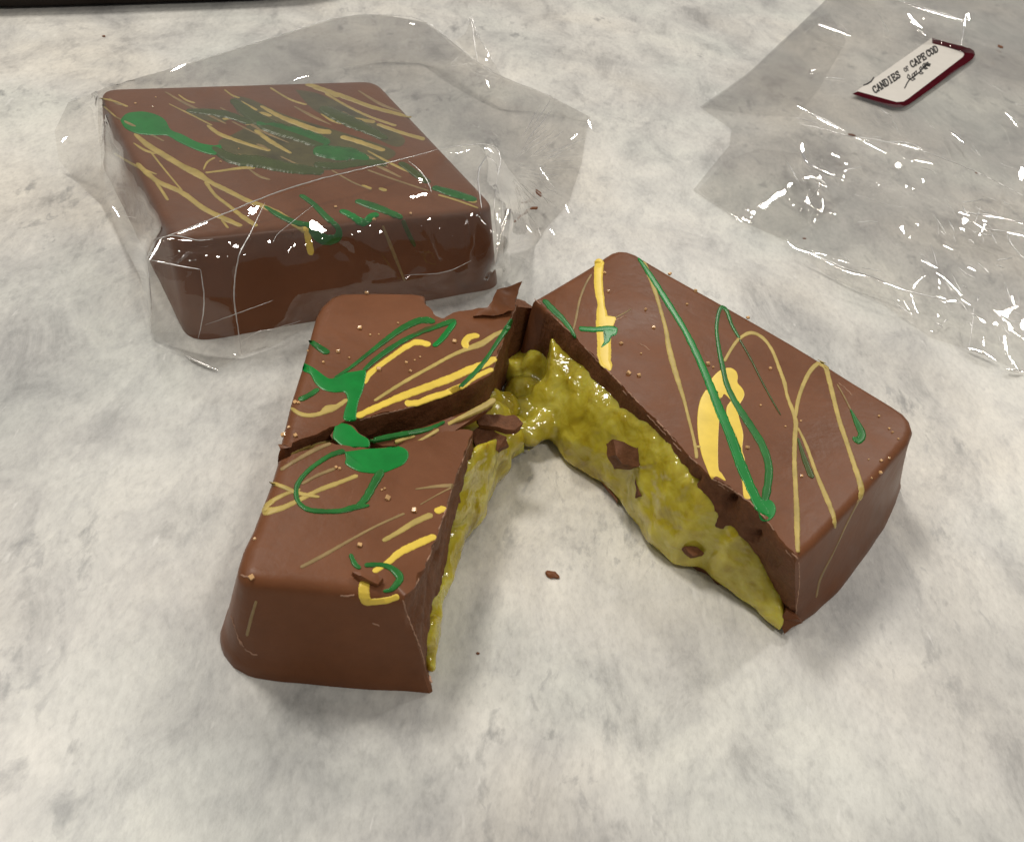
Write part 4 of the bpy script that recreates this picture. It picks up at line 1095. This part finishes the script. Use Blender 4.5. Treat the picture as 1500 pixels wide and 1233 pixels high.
LAMPS = [o for o in bpy.data.objects if o.name.startswith('ceiling_or_fill_lamp')]
def glint_strip(pts, w, tree, parent, mat, z0=None, lamp_i=None):  # added strip, tilted so a lamp mirrors into the camera as a glint
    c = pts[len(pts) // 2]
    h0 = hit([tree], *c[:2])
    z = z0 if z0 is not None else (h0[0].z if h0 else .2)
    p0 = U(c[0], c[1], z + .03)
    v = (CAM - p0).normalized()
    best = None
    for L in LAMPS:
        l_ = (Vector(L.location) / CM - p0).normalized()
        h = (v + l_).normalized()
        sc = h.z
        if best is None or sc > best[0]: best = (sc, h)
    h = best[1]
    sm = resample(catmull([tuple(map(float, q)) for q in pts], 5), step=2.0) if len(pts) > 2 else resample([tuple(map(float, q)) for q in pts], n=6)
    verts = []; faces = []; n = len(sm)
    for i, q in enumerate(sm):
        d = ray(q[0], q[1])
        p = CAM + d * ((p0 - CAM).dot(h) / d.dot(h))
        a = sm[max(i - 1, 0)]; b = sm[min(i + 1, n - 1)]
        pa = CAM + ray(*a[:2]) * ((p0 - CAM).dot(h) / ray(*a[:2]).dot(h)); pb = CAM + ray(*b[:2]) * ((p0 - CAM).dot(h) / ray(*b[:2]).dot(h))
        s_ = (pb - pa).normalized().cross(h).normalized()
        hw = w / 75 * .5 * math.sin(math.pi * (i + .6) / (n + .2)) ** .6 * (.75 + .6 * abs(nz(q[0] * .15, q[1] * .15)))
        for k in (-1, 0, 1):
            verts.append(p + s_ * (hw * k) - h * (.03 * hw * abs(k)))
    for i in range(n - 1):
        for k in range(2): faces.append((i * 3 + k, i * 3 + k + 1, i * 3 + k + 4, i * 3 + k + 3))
    mesh_obj('film_glint', verts, faces, mat, parent)
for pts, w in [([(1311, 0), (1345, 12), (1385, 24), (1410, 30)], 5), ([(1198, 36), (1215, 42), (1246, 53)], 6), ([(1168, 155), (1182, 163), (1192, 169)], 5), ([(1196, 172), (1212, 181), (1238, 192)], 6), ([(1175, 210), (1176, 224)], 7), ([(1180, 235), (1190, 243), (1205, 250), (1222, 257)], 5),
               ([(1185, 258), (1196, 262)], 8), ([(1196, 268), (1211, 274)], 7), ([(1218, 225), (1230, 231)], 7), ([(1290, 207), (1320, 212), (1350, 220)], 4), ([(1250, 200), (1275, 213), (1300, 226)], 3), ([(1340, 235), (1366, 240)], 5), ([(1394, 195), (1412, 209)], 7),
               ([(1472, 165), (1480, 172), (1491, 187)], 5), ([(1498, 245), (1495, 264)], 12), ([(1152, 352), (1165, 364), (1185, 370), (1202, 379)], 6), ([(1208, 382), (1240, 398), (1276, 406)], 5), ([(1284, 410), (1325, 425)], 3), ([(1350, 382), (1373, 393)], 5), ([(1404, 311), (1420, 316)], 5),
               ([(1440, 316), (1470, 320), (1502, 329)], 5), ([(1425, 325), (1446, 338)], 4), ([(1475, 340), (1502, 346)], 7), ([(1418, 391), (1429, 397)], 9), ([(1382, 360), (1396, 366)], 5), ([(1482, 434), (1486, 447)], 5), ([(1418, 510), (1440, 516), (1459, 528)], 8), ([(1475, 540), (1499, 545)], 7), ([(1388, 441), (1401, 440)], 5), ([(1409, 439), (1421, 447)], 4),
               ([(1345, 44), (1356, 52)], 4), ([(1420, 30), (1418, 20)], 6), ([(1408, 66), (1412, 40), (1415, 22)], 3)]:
    glint_strip(pts, w, trB, bag, M['glint_strip'])
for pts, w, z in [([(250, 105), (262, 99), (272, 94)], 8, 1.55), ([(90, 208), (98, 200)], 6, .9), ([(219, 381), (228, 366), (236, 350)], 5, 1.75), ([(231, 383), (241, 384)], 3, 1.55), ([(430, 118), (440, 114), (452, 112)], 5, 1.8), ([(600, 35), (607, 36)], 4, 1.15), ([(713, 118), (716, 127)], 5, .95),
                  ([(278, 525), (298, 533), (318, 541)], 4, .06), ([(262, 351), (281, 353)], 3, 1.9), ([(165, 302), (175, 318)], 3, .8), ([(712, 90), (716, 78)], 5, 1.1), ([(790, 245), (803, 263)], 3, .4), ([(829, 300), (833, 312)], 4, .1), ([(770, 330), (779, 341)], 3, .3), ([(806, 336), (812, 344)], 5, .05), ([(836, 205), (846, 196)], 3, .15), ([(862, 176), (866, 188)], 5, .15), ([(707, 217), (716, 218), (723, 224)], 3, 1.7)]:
    glint_strip(pts, w, trW, wr, M['glint_strip'], z)

# --- the torn printed label on the bag
def lz(px, py):
    return 0.315
def flat(name, polys, z, mat, parent, thick=.006):
    bm = bmesh.new()
    for poly in polys:
        zs = []
        for x, y in poly:
            zs.append(.10 + z)
        a = [bm.verts.new(U(x, y, q)) for (x, y), q in zip(poly, zs)]
        b = [bm.verts.new(U(x, y, q) - Vector((0, 0, thick))) for (x, y), q in zip(poly, zs)]
        try:
            bm.faces.new(a); bm.faces.new(list(reversed(b)))
            for i in range(len(a)):
                j = (i + 1) % len(a); bm.faces.new((a[i], b[i], b[j], a[j]))
        except ValueError: pass
    bmesh.ops.triangulate(bm, faces=[f for f in bm.faces if len(f.verts) > 4])
    bmesh.ops.recalc_face_normals(bm, faces=bm.faces[:])
    return bm_obj(name, bm, mat, parent, False)
ZL = Z((980, 0), .34876)
def zl(pts): return [ZL(*p) for p in pts]
LZ = 0.016
OUT = [(1105, 160), (1180, 182), (1262, 202), (1281, 214), (1286, 230), (1276, 248), (1010, 438), (985, 450), (945, 452), (770, 395)]
INN = [(1106, 182), (1165, 198), (1222, 215), (1236, 221), (1240, 229), (1234, 240), (1006, 414), (985, 427), (955, 429), (792, 384)]
paper = flat('label', [zl(OUT)], LZ, M['label_white'], bag)
def stroke(pts, w):
    """flat pen stroke in the label plane as a chain of quads"""
    out = []
    for a, b in zip(pts, pts[1:]):
        d = Vector((b[0] - a[0], b[1] - a[1]))
        if d.length < 1e-6: continue
        d.normalize(); s = Vector((-d.y, d.x)) * w * .5; e = d * w * .3
        out.append([(a[0] + s.x - e.x, a[1] + s.y - e.y), (b[0] + s.x + e.x, b[1] + s.y + e.y), (b[0] - s.x + e.x, b[1] - s.y + e.y), (a[0] - s.x - e.x, a[1] - s.y - e.y)])
    return out
flat('label_border', [zl([OUT[k], OUT[k + 1], INN[k + 1], INN[k]]) for k in range(len(OUT) - 1)], LZ + .010, M['label_red'], paper)
FONT = {
 'C': [[(.95, .25), (.8, .06), (.5, 0), (.2, .15), (.08, .5), (.2, .85), (.5, 1), (.8, .93), (.92, .72)], [(.92, 1), (.92, .68)]],
 'A': [[(.08, 0), (.5, 1), (.92, 0)], [(.25, .36), (.75, .36)], [(-.04, 0), (.24, 0)], [(.74, 0), (1.04, 0)]],
 'N': [[(.12, 0), (.12, 1), (.88, 0), (.88, 1)], [(0, 0), (.26, 0)], [(0, 1), (.14, 1)], [(.74, 1), (1, 1)]],
 'D': [[(.15, 0), (.15, 1), (.55, 1), (.88, .8), (.95, .5), (.88, .2), (.55, 0), (.15, 0)], [(0, 0), (.2, 0)], [(0, 1), (.2, 1)]],
 'I': [[(.5, 0), (.5, 1)], [(.25, 0), (.75, 0)], [(.25, 1), (.75, 1)]],
 'E': [[(.9, .25), (.9, 0), (.15, 0), (.15, 1), (.88, 1), (.88, .78)], [(.15, .52), (.65, .52)], [(.65, .4), (.65, .64)], [(0, 0), (.2, 0)], [(0, 1), (.2, 1)]],
 'S': [[(.12, .3), (.12, .02)], [(.14, .18), (.45, 0), (.8, .1), (.86, .3), (.7, .46), (.3, .58), (.16, .76), (.3, .95), (.6, 1), (.84, .84)], [(.85, .7), (.85, 1)]],
 'O': [[(.5, 0), (.18, .15), (.06, .5), (.18, .85), (.5, 1), (.82, .85), (.94, .5), (.82, .15), (.5, 0)]],
 'F': [[(.2, 0), (.2, 1), (.9, 1), (.9, .76)], [(.2, .5), (.65, .5)], [(.05, 0), (.4, 0)], [(.05, 1), (.2, 1)]],
 'P': [[(.2, 0), (.2, 1), (.65, 1), (.88, .88), (.9, .7), (.8, .55), (.6, .48), (.2, .48)], [(.05, 0), (.42, 0)], [(.05, 1), (.2, 1)]],
}
words = [('CANDIES', (864, 394), (976, 322), (-13, -25)), ('OF', (992, 304), (1012, 292), (-9, -15)), ('CAPE', (1020, 286), (1084, 245), (-12, -24)), ('COD', (1088, 241), (1134, 214), (-12, -24))]
for wd, p0, p1, up in words:
    polys = []
    n = len(wd); d = ((p1[0] - p0[0]) / n, (p1[1] - p0[1]) / n)
    for i, ch in enumerate(wd):
        for st in FONT[ch]:
            q = [(p0[0] + d[0] * (i + .04 + .84 * a) + up[0] * b, p0[1] + d[1] * (i + .04 + .84 * a) + up[1] * b) for a, b in st]
            polys += [zl(s) for s in stroke(q, 5.6 if wd != 'OF' else 3.2)]
    flat('lettering', polys, LZ + .007, M['label_black'], paper, .003)
polys = []
stem = [(990, 371), (1000, 350), (1010, 335), (1030, 322), (1050, 306), (1065, 290), (1090, 268)]
polys += [zl(s) for s in stroke(stem, 5)]
for (x, y, dx, dy) in [(1010, 335, -6, -22), (1022, 326, 8, -20), (1012, 334, 22, -2), (1034, 318, 4, -20), (1048, 306, 20, 2), (1056, 298, 2, -18), (1064, 290, 14, -14), (1070, 286, 16, 2), (1076, 276, 12, -14), (1080, 274, 18, -4), (1068, 284, 4, -18), (1082, 270, 14, 8)]:
    q = [(x, y), (x + dx * .5 - dy * .25, y + dy * .5 + dx * .25), (x + dx, y + dy), (x + dx * .5 + dy * .25, y + dy * .5 - dx * .25), (x, y)]
    polys += [zl(s) for s in stroke(q, 4)]
flat('printed_sprig', polys, LZ + .007, M['label_black'], paper, .003)
flat('printed_curve', [zl(s) for s in stroke([(818, 358), (835, 352), (850, 342), (860, 326)], 6)], LZ + .007, M['label_black'], paper, .003)

# ================================================================== crumbs
def crumb(px, py, z, sx, sy, rot, label, seed):
    c = U(px, py, z)
    bm = bmesh.new(); bmesh.ops.create_icosphere(bm, subdivisions=2, radius=1)
    cr, sr = math.cos(rot), math.sin(rot)
    for v in bm.verts:
        k = 1 + .45 * nz(v.co.x * 1.7 + seed, v.co.y * 1.7, v.co.z * 1.7)
        x, y, zz = v.co.x * sx * k, v.co.y * sy * k, v.co.z * min(sx, sy) * .55 * k
        v.co = Vector((c.x + cr * x - sr * y, c.y + sr * x + cr * y, c.z + zz + min(sx, sy) * .35))
    e = empty('chocolate_crumb', (c.x, c.y, 0), None, None)
    bpy.data.objects.remove(e)
    for v in bm.verts: v.co = (v.co - Vector((c.x, c.y, 0))) * CM
    me = bpy.data.meshes.new('chocolate_crumb'); bm.to_mesh(me); bm.free()
    o = link_mesh('chocolate_crumb', me, M['choc'], None, True, 40)
    o.location = Vector((c.x, c.y, 0)) * CM
    tag(o, label, 'crumb', 'loose chocolate crumbs')
crumb(808, 843, 0, .11, .06, -.1, 'brown crumb on the marble between the two broken halves', 1)
crumb(1465, 70, .3, .09, .13, .5, 'dark crumb on the bag to the right of the burgundy label', 2)
crumb(1247, 199, .45, .13, .06, 0, 'dark crumb on the bag fold below the burgundy label', 3)
crumb(789, 284, .45, .05, .16, .5, 'slender dark crumb on the gathered end of the wrapper', 4)
crumb(782, 306, .4, .10, .05, .6, 'smudgy brown crumb in the gathers of the wrapper, below the slender one', 5)
crumb(1430, 254, .4, .04, .03, 0, 'tiny dark speck on the long fold of the bag', 6)
crumb(1178, 350, .2, .045, .03, .3, 'tiny speck near the lower left corner of the bag', 7)
crumb(152, 54, 0, .05, .04, 0, 'tiny dark speck on the marble behind the wrapped bar', 8)
crumb(700, 957, 0, .025, .02, 0, 'tiny speck on the marble right of the left half, near its front', 9)

# ================================================================== dark dish edge at the far left corner
def dish():
    a = U(-160, 24, 0); b = U(505, 2, 0)
    d = (b - a); d.z = 0; L = d.length; d.normalize(); nn = Vector((-d.y, d.x, 0))
    e = empty('dark_dish', ((a.x + b.x) / 2, (a.y + b.y) / 2, 0), 'dark brown edge at the far left corner of the countertop', 'dish')
    prof = [(0.35, .02), (0.15, .10), (0.02, .35), (0, .8), (.06, 1.1), (.2, 1.2), (.35, 1.1), (.5, .7), (7.5, .6), (7.8, 1.1), (8, 1.2), (8.15, .9), (8.1, .2), (7.8, .02)]
    verts = []; faces = []; n = 30; m_ = len(prof)
    for i in range(n + 1):
        t = i / n
        cur = 0.9 * (abs(2 * t - 1) ** 6)
        for (o_, z) in prof:
            p = a + d * (L * t) + nn * (o_ + cur) ; verts.append(Vector((p.x, p.y, z)))
    for i in range(n):
        for k in range(m_):
            j = (k + 1) % m_
            faces.append((i * m_ + k, i * m_ + j, (i + 1) * m_ + j, (i + 1) * m_ + k))
    faces.append(tuple(range(m_))); faces.append(tuple(n * m_ + k for k in reversed(range(m_))))
    mesh_obj('rim', verts, faces, M['dark'], e, True, 40)
dish()
